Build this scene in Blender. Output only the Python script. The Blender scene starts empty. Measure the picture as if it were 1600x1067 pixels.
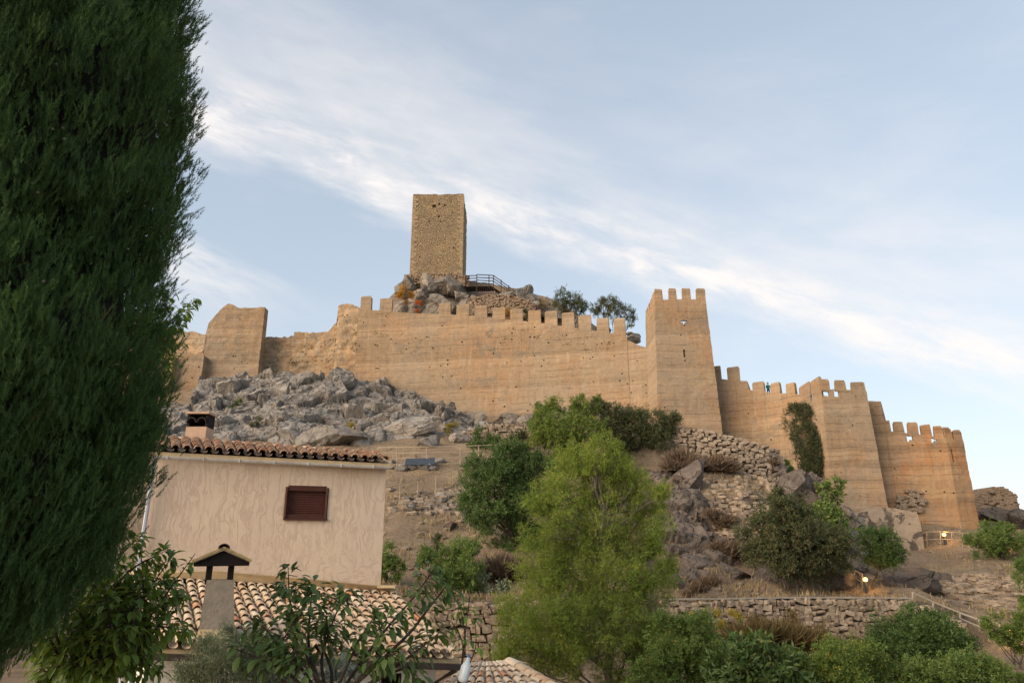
import bpy, math, random
import numpy as np
from mathutils import Matrix, Vector
sc = bpy.context.scene
COL = sc.collection
rng = np.random.default_rng(7)
random.seed(7)
R_ = math.radians

# ------------------------------------------------------------------ camera
EYE = 6.0
F, PITCH = 1156.0, R_(16.5)
cam_d = bpy.data.cameras.new('camera'); cam = bpy.data.objects.new('camera', cam_d); COL.objects.link(cam)
cam_d.sensor_width = 36.0; cam_d.lens = 36.0 * F / 1600.0
cam_d.clip_start = 0.1; cam_d.clip_end = 6000
cam.location = (0, 0, EYE); cam.rotation_euler = (math.pi / 2 + PITCH, 0, 0)
sc.camera = cam
_c, _s = math.cos(PITCH), math.sin(PITCH)

def ray(px, py):
    x = (px - 800.0) / F; y = -(py - 533.5) / F
    return np.array([x, _c - y * _s, _s + y * _c])

def P(px, py, Y):
    """the point at ground distance Y in front of the camera that is seen at (px, py) of the 1600 px photograph"""
    d = ray(px, py)
    return np.array([0, 0, EYE]) + d * (Y / d[1])

def proj(p):
    x, y, z = p[0], p[1], p[2] - EYE
    dep = y * _c + z * _s
    return 800 + F * x / dep, 533.5 - F * (-y * _s + z * _c) / dep

def pxm(Y):
    return Y / F       # metres per photograph pixel at distance Y

# ------------------------------------------------------------------ light
SUN_EL, SUN_AZ = R_(14), R_(238)     # azimuth clockwise from +Y: behind the camera and to the left
SKY_STRENGTH = 0.15
EXPOSURE = 2.2
sdir = Vector((math.sin(SUN_AZ) * math.cos(SUN_EL), math.cos(SUN_AZ) * math.cos(SUN_EL), math.sin(SUN_EL)))
sun_d = bpy.data.lights.new('sun', 'SUN'); sun = bpy.data.objects.new('sun', sun_d); COL.objects.link(sun)
sun_d.energy = 1.5; sun_d.angle = R_(65); sun_d.color = (1.0, 0.79, 0.585)
sun.rotation_euler = sdir.to_track_quat('Z', 'Y').to_euler()

world = bpy.data.worlds.new('World'); sc.world = world; world.use_nodes = True

class NT:
    """small helper to write node trees"""
    def __init__(s, tree): s.t = tree; s.N = tree.nodes; s.L = tree.links
    def put(s, sock, v):
        if hasattr(v, 'is_linked'): s.L.new(v, sock)
        elif isinstance(v, (tuple, list)):
            v = tuple(v)
            if sock.type == 'RGBA' and len(v) == 3: v = v + (1,)
            sock.default_value = v
        else: sock.default_value = v
    def n(s, typ, ins=None, **props):
        nd = s.N.new(typ)
        for k, v in props.items(): setattr(nd, k, v)
        for k, v in (ins or {}).items(): s.put(nd.inputs[k], v)
        return nd
    def m(s, op, a, b=0.0, c=None, clamp=False):
        nd = s.n('ShaderNodeMath', operation=op, use_clamp=clamp); s.put(nd.inputs[0], a); s.put(nd.inputs[1], b)
        if c is not None: s.put(nd.inputs[2], c)
        return nd.outputs[0]
    def vm(s, op, a, b=(0, 0, 0)):
        nd = s.n('ShaderNodeVectorMath', operation=op); s.put(nd.inputs[0], a)
        if op == 'SCALE': s.put(nd.inputs['Scale'], b)
        else: s.put(nd.inputs[1], b)
        return nd.outputs['Value'] if op in ('DOT_PRODUCT', 'LENGTH') else nd.outputs[0]
    def noise(s, vec, scale, detail=4.0, rough=0.55, dist=0.0):
        nd = s.n('ShaderNodeTexNoise', {'Scale': scale, 'Detail': detail, 'Roughness': rough, 'Distortion': dist})
        if vec is not None: s.put(nd.inputs['Vector'], vec)
        return nd.outputs[0]
    def noisec(s, vec, scale, detail=2.0):
        nd = s.n('ShaderNodeTexNoise', {'Scale': scale, 'Detail': detail}); s.put(nd.inputs['Vector'], vec)
        return nd.outputs['Color']
    def vor(s, vec, scale, feature='F1', out='Distance', rnd=1.0):
        nd = s.n('ShaderNodeTexVoronoi', {'Scale': scale, 'Randomness': rnd}, feature=feature); s.put(nd.inputs['Vector'], vec)
        return nd.outputs[out]
    def mr(s, v, a, b, c=0.0, d=1.0, smooth=True):
        nd = s.n('ShaderNodeMapRange', {'From Min': a, 'From Max': b, 'To Min': c, 'To Max': d}, interpolation_type='SMOOTHSTEP' if smooth else 'LINEAR')
        s.put(nd.inputs['Value'], v); return nd.outputs[0]
    def mix(s, f, a, b, blend='MIX'):
        nd = s.n('ShaderNodeMix', data_type='RGBA', blend_type=blend)
        s.put(nd.inputs['Factor'], f); s.put(nd.inputs['A'], a); s.put(nd.inputs['B'], b) if False else None
        s.put(nd.inputs[6], a); s.put(nd.inputs[7], b)
        return nd.outputs[2]
    def ramp(s, f, stops):
        nd = s.n('ShaderNodeValToRGB'); e = nd.color_ramp.elements
        while len(e) < len(stops): e.new(0.5)
        for i, (p, c) in enumerate(stops): e[i].position = p; e[i].color = tuple(c) + (1,)
        s.put(nd.inputs[0], f); return nd.outputs[0]
    def mapv(s, vec, scale=(1, 1, 1), rot=(0, 0, 0)):
        nd = s.n('ShaderNodeMapping', {'Scale': scale, 'Rotation': rot}); s.put(nd.inputs['Vector'], vec); return nd.outputs[0]
    def bump(s, h, strength=0.5, dist=0.05, normal=None):
        nd = s.n('ShaderNodeBump', {'Strength': strength, 'Distance': dist}); s.put(nd.inputs['Height'], h)
        if normal is not None: s.put(nd.inputs['Normal'], normal)
        return nd.outputs[0]
    def pos(s): return s.n('ShaderNodeNewGeometry').outputs['Position']
    def oc(s): return s.n('ShaderNodeTexCoord').outputs['Object']
    def rnd(s): return s.n('ShaderNodeObjectInfo').outputs['Random']
    def xyz(s, v):
        nd = s.n('ShaderNodeSeparateXYZ'); s.put(nd.inputs[0], v); return nd.outputs
    def cxyz(s, x, y, z):
        nd = s.n('ShaderNodeCombineXYZ'); s.put(nd.inputs[0], x); s.put(nd.inputs[1], y); s.put(nd.inputs[2], z); return nd.outputs[0]

def unit(v): v = np.asarray(v, float); return v / np.linalg.norm(v)

# sky: Nishita with thin cirrus streaks lying along great circles of the sky
def build_sky():
    w = NT(world.node_tree); w.N.clear()
    sky = w.n('ShaderNodeTexSky', sky_type='NISHITA', sun_disc=False, sun_elevation=SUN_EL, sun_rotation=SUN_AZ,
              altitude=700, air_density=1.0, dust_density=1.6, ozone_density=1.6)
    d = w.n('ShaderNodeTexCoord').outputs['Generated']
    def band(a, b, lift):
        n = unit(np.cross(unit(ray(*a)), unit(ray(*b))))
        if n[2] < 0: n = -n
        al = unit(unit(ray(*b)) - unit(ray(*a)))
        return w.vm('DOT_PRODUCT', d, tuple(n)), w.vm('DOT_PRODUCT', d, tuple(al)), w.vm('DOT_PRODUCT', d, tuple(unit(np.cross(n, al))))
    s1, t1, o1 = band((300, 228), (1600, 632), 0)
    v1 = w.cxyz(w.m('MULTIPLY', t1, 1.0), w.m('MULTIPLY', s1, 3.2), o1)
    wob = w.m('SUBTRACT', w.noise(v1, 3.2, 5, 0.6), 0.5)
    s1w = w.m('ADD', s1, w.m('MULTIPLY', wob, 0.13))
    rise = w.mr(s1w, -0.018, 0.03)
    fall = w.mr(s1w, 0.02, 0.34, 1.0, 0.0)
    edge = w.m('MULTIPLY', rise, w.mr(s1w, 0.02, 0.12, 1.0, 0.0))
    puff = w.mr(w.noise(w.vm('ADD', v1, w.vm('SCALE', w.noisec(v1, 9.0, 3), 0.05)), 10.0, 9, 0.66, 0.2), 0.36, 0.74)
    soft = w.mr(w.noise(v1, 2.3, 5, 0.6, 0.2), 0.3, 0.7)
    m1 = w.m('ADD', w.m('MULTIPLY', w.m('MULTIPLY', rise, fall), w.m('MULTIPLY_ADD', soft, 0.75, 0.10)),
             w.m('MULTIPLY', edge, w.m('MULTIPLY_ADD', puff, 0.95, 0.02)))
    s2, t2, o2 = band((270, 372), (530, 490), 0)
    v2 = w.cxyz(w.m('MULTIPLY', t2, 1.2), w.m('MULTIPLY', s2, 5.0), o2)
    s2w = w.m('ADD', s2, w.m('MULTIPLY', w.m('SUBTRACT', w.noise(v2, 4.0, 5, 0.6), 0.5), 0.05))
    m2 = w.m('MULTIPLY', w.m('MULTIPLY', w.mr(s2w, 0.016, -0.004), w.mr(s2w, -0.10, -0.01)), w.mr(w.noise(v2, 9.0, 6, 0.6), 0.25, 0.7))
    m2 = w.m('MULTIPLY', m2, w.mr(t2, 0.1, -0.12))
    dz = w.xyz(d)[2]
    veil = w.m('MULTIPLY', w.mr(w.noise(w.mapv(d, (1.2, 1.2, 4.0)), 2.2, 6, 0.6, 0.3), 0.42, 0.8), 0.2)
    veil = w.m('MULTIPLY', veil, w.mr(dz, 0.02, 0.2))
    m = w.m('ADD', w.m('ADD', w.m('MULTIPLY', m1, 0.72), w.m('MULTIPLY', m2, 0.7)), veil, clamp=True)
    gm = w.n('ShaderNodeGamma', {'Gamma': 0.4}); w.put(gm.inputs['Color'], sky.outputs[0])
    hs = w.n('ShaderNodeHueSaturation', {'Saturation': SKY_SAT, 'Value': SKY_VAL}); w.put(hs.inputs['Color'], gm.outputs[0])
    base = w.mix(1.0, hs.outputs[0], SKY_TINT, 'MULTIPLY')
    cl = CLOUD
    col = w.mix(m, base, cl)
    bg = w.n('ShaderNodeBackground', {'Strength': SKY_STRENGTH}); w.put(bg.inputs['Color'], col)
    out = w.n('ShaderNodeOutputWorld'); w.L.new(bg.outputs[0], out.inputs[0])
SKY_SAT, SKY_VAL, SKY_TINT, CLOUD = 0.95, 0.745, (1.0, 0.995, 1.01), (1.55, 1.46, 1.40)
build_sky()
sc.view_settings.view_transform = 'Standard'; sc.view_settings.look = 'None'
sc.view_settings.exposure = EXPOSURE; sc.view_settings.gamma = 1.0; sc.view_settings.use_curve_mapping = False
sc.render.engine = 'CYCLES'
sc.cycles.use_denoising = True
sc.cycles.max_bounces = 5; sc.cycles.diffuse_bounces = 3; sc.cycles.glossy_bounces = 2
sc.cycles.transmission_bounces = 3; sc.cycles.transparent_max_bounces = 4
sc.cycles.caustics_reflective = False; sc.cycles.caustics_refractive = False

# ------------------------------------------------------------------ noise and mesh helpers
def _hash(ix, iy, iz, seed):
    h = (ix * 374761393 + iy * 668265263 + iz * 2147483647 + seed * 1274126177) & 0xffffffff
    h = ((h ^ (h >> 13)) * 1274126177) & 0xffffffff
    return ((h ^ (h >> 16)) & 0xffff) / 65535.0
def vnoise(p, seed=0):
    p = np.asarray(p, float); i = np.floor(p).astype(np.int64); f = p - i; f = f * f * (3 - 2 * f)
    r = 0
    for dx in (0, 1):
        for dy in (0, 1):
            for dz in (0, 1):
                wgt = (f[:, 0] if dx else 1 - f[:, 0]) * (f[:, 1] if dy else 1 - f[:, 1]) * (f[:, 2] if dz else 1 - f[:, 2])
                r = r + wgt * _hash(i[:, 0] + dx, i[:, 1] + dy, i[:, 2] + dz, seed)
    return r * 2 - 1
def fbm(p, octv=4, seed=0, gain=0.5):
    p = np.asarray(p, float); a, s, r = 1.0, 0.0, 0
    for o in range(octv):
        r = r + a * vnoise(p * 2.03 ** o + o * 17.3, seed + o); s += a; a *= gain
    return r / s
def sstep(a, b, x):
    t = np.clip((x - a) / (b - a), 0, 1); return t * t * (3 - 2 * t)

def raw_mesh(name, V, faces, mat=None, smooth=False, tint=None, mats=None, midx=None):
    """faces: array (n,k) or a list of such arrays"""
    if not isinstance(faces, (list, tuple)): faces = [faces]
    faces = [np.asarray(f, np.int64) for f in faces if len(f)]
    V = np.asarray(V, np.float32)
    me = bpy.data.meshes.new(name)
    me.vertices.add(len(V)); me.vertices.foreach_set('co', V.ravel())
    li = np.concatenate([f.ravel() for f in faces]); tot = np.concatenate([np.full(len(f), f.shape[1]) for f in faces])
    me.loops.add(len(li)); me.loops.foreach_set('vertex_index', li.astype(np.int32))
    me.polygons.add(len(tot)); st = np.concatenate([[0], np.cumsum(tot)[:-1]])
    me.polygons.foreach_set('loop_start', st.astype(np.int32)); me.polygons.foreach_set('loop_total', tot.astype(np.int32))
    me.polygons.foreach_set('use_smooth', np.full(len(tot), bool(smooth)))
    for m_ in (mats or ([mat] if mat else [])): me.materials.append(m_)
    if midx is not None: me.polygons.foreach_set('material_index', np.asarray(midx, np.int32))
    if tint is not None:
        at = me.attributes.new('tint', 'FLOAT', 'POINT'); at.data.foreach_set('value', np.asarray(tint, np.float32))
    me.update(calc_edges=True); me.validate()
    return me

WPOS = {}
def wpos(o): return WPOS.get(o.name, np.zeros(3)) if o is not None else np.zeros(3)
def link(name, me, parent=None, loc=None):
    """loc: world position of the object's origin; parents are only ever translated"""
    o = bpy.data.objects.new(name, me); COL.objects.link(o)
    loc = wpos(parent) if loc is None else np.asarray(loc, float)
    if parent is not None: o.parent = parent
    o.location = tuple(loc - wpos(parent)); WPOS[o.name] = loc
    return o
def part(name, V, faces, mat, parent=None, smooth=False, tint=None, origin=None, **k):
    """V in world coordinates"""
    og = wpos(parent) if origin is None else np.asarray(origin, float)
    return link(name, raw_mesh(name, np.asarray(V) - og, faces, mat, smooth, tint, **k), parent, og)
def tag(o, label=None, cat=None, group=None, kind=None):
    if label: o['label'] = label
    if cat: o['category'] = cat
    if group: o['group'] = group
    if kind: o['kind'] = kind
    return o
def thing(name, label, cat, loc=(0, 0, 0), group=None):
    o = link(name, None, None, loc); o.empty_display_size = 0.3
    return tag(o, label, cat, group)
def place(name, me, parent, loc, rot=None, scale=(1, 1, 1)):
    """an instance of a shared mesh at a world position; rot: 3x3 array"""
    o = link(name, me, parent, loc)
    M = Matrix(np.asarray(rot).tolist()).to_4x4() if rot is not None else Matrix.Identity(4)
    S = Matrix.Diagonal((scale[0], scale[1], scale[2], 1))
    o.matrix_basis = Matrix.Translation(o.location) @ M @ S
    return o

class MB:
    """collects shapes into one mesh"""
    def __init__(s): s.V = []; s.F = []; s.n = 0
    def add(s, V, *faces):
        s.V.append(np.asarray(V, float))
        for f in faces:
            if len(f): s.F.append(np.asarray(f, np.int64) + s.n)
        s.n += len(V); return s
    def box(s, c, size, ax=None, taper=1.0):
        """c centre, size full sizes along the axes ax (rows); taper scales the top"""
        ax = np.eye(3) if ax is None else np.asarray(ax, float)
        h = np.asarray(size, float) / 2
        q = np.array([[x, y, z] for z in (-1, 1) for y in (-1, 1) for x in (-1, 1)], float)
        q[4:, :2] *= taper
        V = np.asarray(c) + (q * h) @ ax
        return s.add(V, [[0, 2, 3, 1], [4, 5, 7, 6], [0, 1, 5, 4], [2, 6, 7, 3], [0, 4, 6, 2], [1, 3, 7, 5]])
    def bar(s, a, b, w, h=None):
        a = np.asarray(a, float); b = np.asarray(b, float); x = b - a; L = np.linalg.norm(x); x = x / L
        up = np.array([0, 0, 1.0]) if abs(x[2]) < 0.95 else np.array([0, 1.0, 0])
        y = unit(np.cross(up, x)); z = np.cross(x, y)
        return s.box((a + b) / 2, (L, w, h or w), np.array([x, y, z]))
    def tube(s, pts, rad, seg=6, cap=True):
        pts = np.asarray(pts, float); n = len(pts); rad = np.broadcast_to(rad, (n,))
        T = np.gradient(pts, axis=0); T /= np.linalg.norm(T, axis=1)[:, None] + 1e-9
        ref = np.array([0.31, 0.2, 1.0]) if abs(T[0][2]) < 0.9 else np.array([1.0, 0.1, 0])
        A = np.cross(T, ref); A /= np.linalg.norm(A, axis=1)[:, None]; B = np.cross(T, A)
        th = np.arange(seg) * 2 * math.pi / seg
        V = pts[:, None] + rad[:, None, None] * (np.cos(th)[None, :, None] * A[:, None] + np.sin(th)[None, :, None] * B[:, None])
        i = np.arange(n - 1)[:, None] * seg; j = np.arange(seg)[None]; k = (j + 1) % seg
        f = np.stack([i + j, i + k, i + seg + k, i + seg + j], -1).reshape(-1, 4)
        fs = [f]
        if cap and seg > 2: fs += [np.arange(seg)[None, ::-1], (np.arange(seg) + (n - 1) * seg)[None]]
        return s.add(V.reshape(-1, 3), *fs)
    def grid(s, V, flip=False, wrap=False):
        V = np.asarray(V, float); n, m = V.shape[:2]
        i = np.arange(n - 1)[:, None] * m; j = np.arange(m if wrap else m - 1)[None]; k = (j + 1) % m
        f = np.stack([i + j, i + k, i + m + k, i + m + j], -1).reshape(-1, 4)
        return s.add(V.reshape(-1, 3), f[:, ::-1] if flip else f)
    def build(s, name, mat, parent=None, smooth=False, **k):
        return part(name, np.concatenate(s.V), s.F, mat, parent, smooth, **k)
# ------------------------------------------------------------------ materials
def mat(name, fn, rough=0.9, spec=0.2):
    m = bpy.data.materials.new(name); m.use_nodes = True
    t = NT(m.node_tree); t.N.clear()
    b = t.n('ShaderNodeBsdfPrincipled', {'Roughness': rough, 'Specular IOR Level': spec})
    o = t.n('ShaderNodeOutputMaterial'); t.L.new(b.outputs[0], o.inputs[0])
    fn(t, b)
    return m

def tapia_mat(name, ochre, orange, grey, pale, lift=0.85):
    def fn(t, b):
        p = t.pos(); x, y, z = t.xyz(p)
        big = t.noise(p, 0.16, 4, 0.6); mid = t.noise(p, 0.55, 5, 0.65, 0.6)
        # rammed-earth lifts: one tone per lift, thin dark joints
        zz = t.m('DIVIDE', t.m('ADD', z, t.m('MULTIPLY', t.m('SUBTRACT', t.noise(p, 0.35, 2), 0.5), 0.5)), lift)
        lay = t.n('ShaderNodeTexWhiteNoise', noise_dimensions='1D'); t.put(lay.inputs['W'], t.m('FLOOR', zz))
        fr = t.m('FRACT', zz)
        joint = t.m('MULTIPLY', t.m('LESS_THAN', t.m('ABSOLUTE', t.m('SUBTRACT', fr, 0.5)), 0.035), t.mr(t.noise(t.mapv(p, (0.5, 0.5, 2)), 0.9, 3), 0.42, 0.58))
        streak = t.noise(t.mapv(p, (1.6, 1.6, 0.22)), 1.1, 6, 0.7, 0.4)
        strat = t.noise(t.mapv(p, (0.14, 0.14, 2.2)), 1.0, 6, 0.7, 0.7)
        c = t.mix(t.mr(big, 0.36, 0.66), ochre, orange)
        c = t.mix(t.mr(streak, 0.46, 0.68, 0, 0.75), c, pale)
        c = t.mix(t.mr(mid, 0.5, 0.66, 0, 0.75), c, grey)
        c = t.mix(t.mr(t.noise(t.vm('ADD', p, (31, 7, 3)), 0.085, 5, 0.65, 0.4), 0.46, 0.60, 0, 0.7), c, t.mix(0.5, grey, pale))
        c = t.mix(t.mr(strat, 0.4, 0.75, 0.0, 0.55), c, t.mix(0.6, ochre, pale))
        v = t.m('ADD', t.m('MULTIPLY_ADD', lay.outputs[0], 0.26, 0.84), t.m('MULTIPLY', t.m('SUBTRACT', t.noise(p, 2.6, 6, 0.75), 0.5), 0.75))
        v = t.m('MULTIPLY', v, t.m('MULTIPLY_ADD', joint, -0.36, 1.0))
        v = t.m('MULTIPLY', v, t.mr(t.noise(t.mapv(p, (1.3, 1.3, 0.07)), 1.5, 5, 0.7), 0.52, 0.75, 1.0, 0.8))
        speck = t.mr(t.vor(p, 1.25), 0.05, 0.11, 0.55, 1.0)
        v = t.m('MULTIPLY', v, speck)
        t.put(b.inputs['Base Color'], t.mix(1.0, c, v, 'MULTIPLY'))
        h = t.m('ADD', t.m('MULTIPLY', t.noise(p, 1.8, 7, 0.7), 1.0), t.m('MULTIPLY', joint, -0.5))
        t.put(b.inputs['Normal'], t.bump(h, 0.55, 0.16))
    return mat(name, fn)

M = {}
M['tapia'] = tapia_mat('rammed_earth', (0.315, 0.222, 0.135), (0.335, 0.208, 0.115), (0.225, 0.182, 0.135), (0.375, 0.29, 0.195))
M['tapia_orange'] = tapia_mat('rammed_earth_orange', (0.325, 0.205, 0.11), (0.36, 0.178, 0.08), (0.235, 0.18, 0.125), (0.365, 0.275, 0.175), 0.95)
M['tapia_grey'] = tapia_mat('rammed_earth_weathered', (0.36, 0.25, 0.15), (0.40, 0.25, 0.13), (0.25, 0.20, 0.15), (0.42, 0.34, 0.23), 0.8)

def f_masonry(t, b):
    p = t.oc(); x, y, z = t.xyz(p)
    q = t.cxyz(t.m('ADD', x, t.m('MULTIPLY', t.noise(p, 0.9, 3), 0.5)), y, t.m('ADD', z, t.m('MULTIPLY', t.noise(p, 0.7, 3), 0.35)))
    q = t.mapv(q, (1.0, 1.0, 1.75))
    col = t.n('ShaderNodeTexVoronoi', {'Scale': 2.3}, feature='F1'); t.put(col.inputs['Vector'], q)
    cell = t.xyz(col.outputs['Color'])[0]
    e = t.vor(q, 2.3, 'DISTANCE_TO_EDGE')
    c = t.mix(t.mr(t.noise(p, 0.22, 4), 0.35, 0.65), (0.335, 0.24, 0.135), (0.28, 0.21, 0.13))
    c = t.mix(t.mr(cell, 0.55, 1.0, 0, 0.6), c, (0.25, 0.195, 0.13))
    c = t.mix(t.mr(cell, 0.35, 0.0, 0, 0.5), c, (0.37, 0.28, 0.17))
    v = t.m('MULTIPLY', t.mr(e, 0.0, 0.06, 0.72, 1.0), t.m('MULTIPLY_ADD', t.noise(p, 3.0, 5, 0.7), 0.5, 0.76))
    t.put(b.inputs['Base Color'], t.mix(1.0, c, v, 'MULTIPLY'))
    t.put(b.inputs['Normal'], t.bump(t.m('ADD', t.mr(e, 0, 0.12), t.noise(p, 3.5, 5, 0.7)), 0.8, 0.16))
M['masonry'] = mat('keep_masonry', f_masonry)

def stone_mat(name, a, bb, cc, sc_=3.0):
    def fn(t, b):
        p = t.pos(); r = t.rnd()
        c = t.ramp(r, [(0.0, a), (0.5, bb), (1.0, cc)])
        c = t.mix(t.mr(t.noise(p, sc_ * 1.3, 5, 0.65), 0.42, 0.7, 0, 0.55), c, tuple(min(1, k * 1.35 + 0.04) for k in bb))
        v = t.m('MULTIPLY_ADD', t.noise(p, sc_ * 3, 6, 0.7), 0.7, 0.62)
        t.put(b.inputs['Base Color'], t.mix(1.0, c, v, 'MULTIPLY'))
        t.put(b.inputs['Normal'], t.bump(t.noise(p, sc_ * 2.4, 7, 0.7), 0.8, 0.1))
    return mat(name, fn)
M['stone'] = stone_mat('dry_stone', (0.21, 0.16, 0.115), (0.29, 0.225, 0.16), (0.36, 0.29, 0.215))
M['stone_pale'] = stone_mat('pale_dry_stone', (0.18, 0.145, 0.11), (0.25, 0.20, 0.15), (0.32, 0.26, 0.20))
M['stone_ruin'] = stone_mat('ruin_stone', (0.19, 0.135, 0.09), (0.26, 0.19, 0.13), (0.30, 0.225, 0.155))

def rock_mat(name, base, pale, dark, ochre, och=0.35, sc_=1.0):
    def fn(t, b):
        p = t.pos(); r = t.rnd()
        n1 = t.noise(p, 0.6 * sc_, 6, 0.65, 0.5); n2 = t.noise(t.mapv(p, (1, 1, 0.45)), 1.7 * sc_, 6, 0.7, 0.4)
        c = t.mix(t.mr(n1, 0.38, 0.62), base, pale)
        c = t.mix(t.mr(n2, 0.55, 0.72, 0, 0.85), c, dark)
        c = t.mix(t.mr(t.noise(t.vm('ADD', p, (9, 3, 4)), 0.35 * sc_, 5, 0.65, 0.6), 0.56, 0.68, 0, och), c, ochre)
        lich = t.mr(t.noise(p, 5.5 * sc_, 4, 0.7), 0.6, 0.72, 0, 0.6)
        c = t.mix(lich, c, tuple(min(1, k * 1.25) for k in pale))
        cr = t.mr(t.vor(t.vm('ADD', p, t.vm('SCALE', t.noisec(p, 0.9, 3), 1.6)), 0.55 * sc_, 'DISTANCE_TO_EDGE'), 0.0, 0.03, 0.0, 1.0)
        cr = t.m('MAXIMUM', cr, t.mr(t.noise(p, 0.8, 3), 0.46, 0.56))
        v = t.m('MULTIPLY', t.m('MULTIPLY_ADD', cr, 0.4, 0.6), t.m('MULTIPLY_ADD', r, 0.35, 0.82))
        v = t.m('MULTIPLY', v, t.m('MULTIPLY_ADD', t.noise(p, 6 * sc_, 6, 0.75), 0.7, 0.62))
        t.put(b.inputs['Base Color'], t.mix(1.0, c, v, 'MULTIPLY'))
        h = t.m('ADD', t.m('MULTIPLY', t.noise(p, 1.3 * sc_, 9, 0.72, 0.4), 1.6), t.m('MULTIPLY', cr, 0.5))
        t.put(b.inputs['Normal'], t.bump(h, 1.0, 0.35))
    return mat(name, fn)
M['limestone'] = rock_mat('limestone', (0.235, 0.215, 0.19), (0.35, 0.32, 0.28), (0.125, 0.115, 0.105), (0.36, 0.25, 0.15), 0.5)
M['dark_rock'] = rock_mat('dark_limestone', (0.135, 0.112, 0.095), (0.20, 0.168, 0.14), (0.065, 0.055, 0.048), (0.25, 0.165, 0.115), 0.7)
M['crag'] = rock_mat('crag_rock', (0.22, 0.19, 0.15), (0.31, 0.27, 0.22), (0.11, 0.10, 0.085), (0.37, 0.22, 0.12), 0.5)

def f_earth(t, b):
    p = t.pos(); nz = t.xyz(t.n('ShaderNodeNewGeometry').outputs['Normal'])[2]
    n1 = t.noise(p, 0.22, 6, 0.65); n2 = t.noise(p, 1.4, 7, 0.7, 0.3)
    strat = t.noise(t.mapv(p, (0.5, 0.5, 2.6)), 0.9, 6, 0.7, 0.5)
    c = t.mix(t.mr(n1, 0.36, 0.64), (0.225, 0.165, 0.11), (0.30, 0.225, 0.145))
    c = t.mix(t.mr(n2, 0.5, 0.72, 0, 0.7), c, (0.16, 0.12, 0.085))
    c = t.mix(t.mr(t.noise(p, 0.5, 4, 0.6), 0.55, 0.7, 0, 0.7), c, (0.34, 0.265, 0.165))
    rk = t.mix(t.mr(strat, 0.4, 0.66), (0.14, 0.115, 0.092), (0.235, 0.185, 0.14))
    rk = t.mix(t.mr(t.noise(p, 0.32, 5, 0.7, 0.6), 0.5, 0.68, 0, 0.8), rk, (0.24, 0.155, 0.11))
    st = t.mr(t.m('ADD', nz, t.m('MULTIPLY', t.m('SUBTRACT', n2, 0.5), 0.35)), 0.64, 0.84, 1.0, 0.0)
    c = t.mix(st, c, rk)
    c = t.mix(1.0, c, t.m('MULTIPLY_ADD', t.noise(p, 5.0, 6, 0.75), 1.0, 0.5), 'MULTIPLY')
    t.put(b.inputs['Base Color'], c)
    t.put(b.inputs['Normal'], t.bump(t.m('ADD', t.noise(p, 1.2, 9, 0.75, 0.3), t.m('MULTIPLY', strat, 0.7)), 1.0, 0.4))
M['earth'] = mat('dry_earth', f_earth)

def f_plaster(t, b):
    # trowelled render: long wavy upright strokes above, short curling ones below
    p = t.oc(); x, y, z = t.xyz(p)
    def strokes(sx, sz_, warp, wid, off):
        w = t.vm('ADD', t.mapv(t.vm('ADD', p, (off, off, off)), (sx, sx, sz_)), t.vm('SCALE', t.noisec(t.vm('ADD', p, (off, 0, 3)), 1.7, 2), warp))
        n = t.noise(w, 1.0, 2, 0.5, 0.5)
        return t.mr(t.m('ABSOLUTE', t.m('SUBTRACT', t.m('FRACT', t.m('MULTIPLY', n, 3.0)), 0.5)), 0.0, wid, 1.0, 0.0)
    up = strokes(6.5, 0.8, 2.2, 0.26, 0.0); lo = strokes(4.5, 3.4, 4.0, 0.26, 7.0)
    sel = t.mr(t.m('ADD', z, t.m('MULTIPLY', t.noise(p, 1.1, 2), 1.2)), PZ - .35, PZ + .55)
    l = t.m('MULTIPLY', t.m('ADD', t.m('MULTIPLY', up, sel), t.m('MULTIPLY', lo, t.m('SUBTRACT', 1.0, sel))), t.mr(t.noise(p, 2.2, 3), 0.2, 0.5))
    c = t.mix(t.mr(t.noise(p, 0.5, 4), 0.35, 0.65), (0.605, 0.495, 0.375), (0.56, 0.45, 0.35))
    c = t.mix(t.m('MULTIPLY', l, 0.5), c, (0.42, 0.305, 0.24))
    c = t.mix(t.mr(t.noise(t.mapv(p, (1.5, 1.5, .25)), 1.6, 5, 0.7), 0.56, 0.75, 0, 0.35), c, (0.44, 0.33, 0.25))
    c = t.mix(1.0, c, t.m('MULTIPLY_ADD', t.noise(p, 9, 5, 0.7), 0.22, 0.89), 'MULTIPLY')
    t.put(b.inputs['Base Color'], c)
    t.put(b.inputs['Normal'], t.bump(t.m('ADD', t.m('MULTIPLY', l, -0.6), t.m('MULTIPLY', t.noise(p, 12, 5, 0.7), .6)), 0.2, 0.03))
PZ = 5.9
M['plaster'] = mat('trowelled_plaster', f_plaster)

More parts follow.
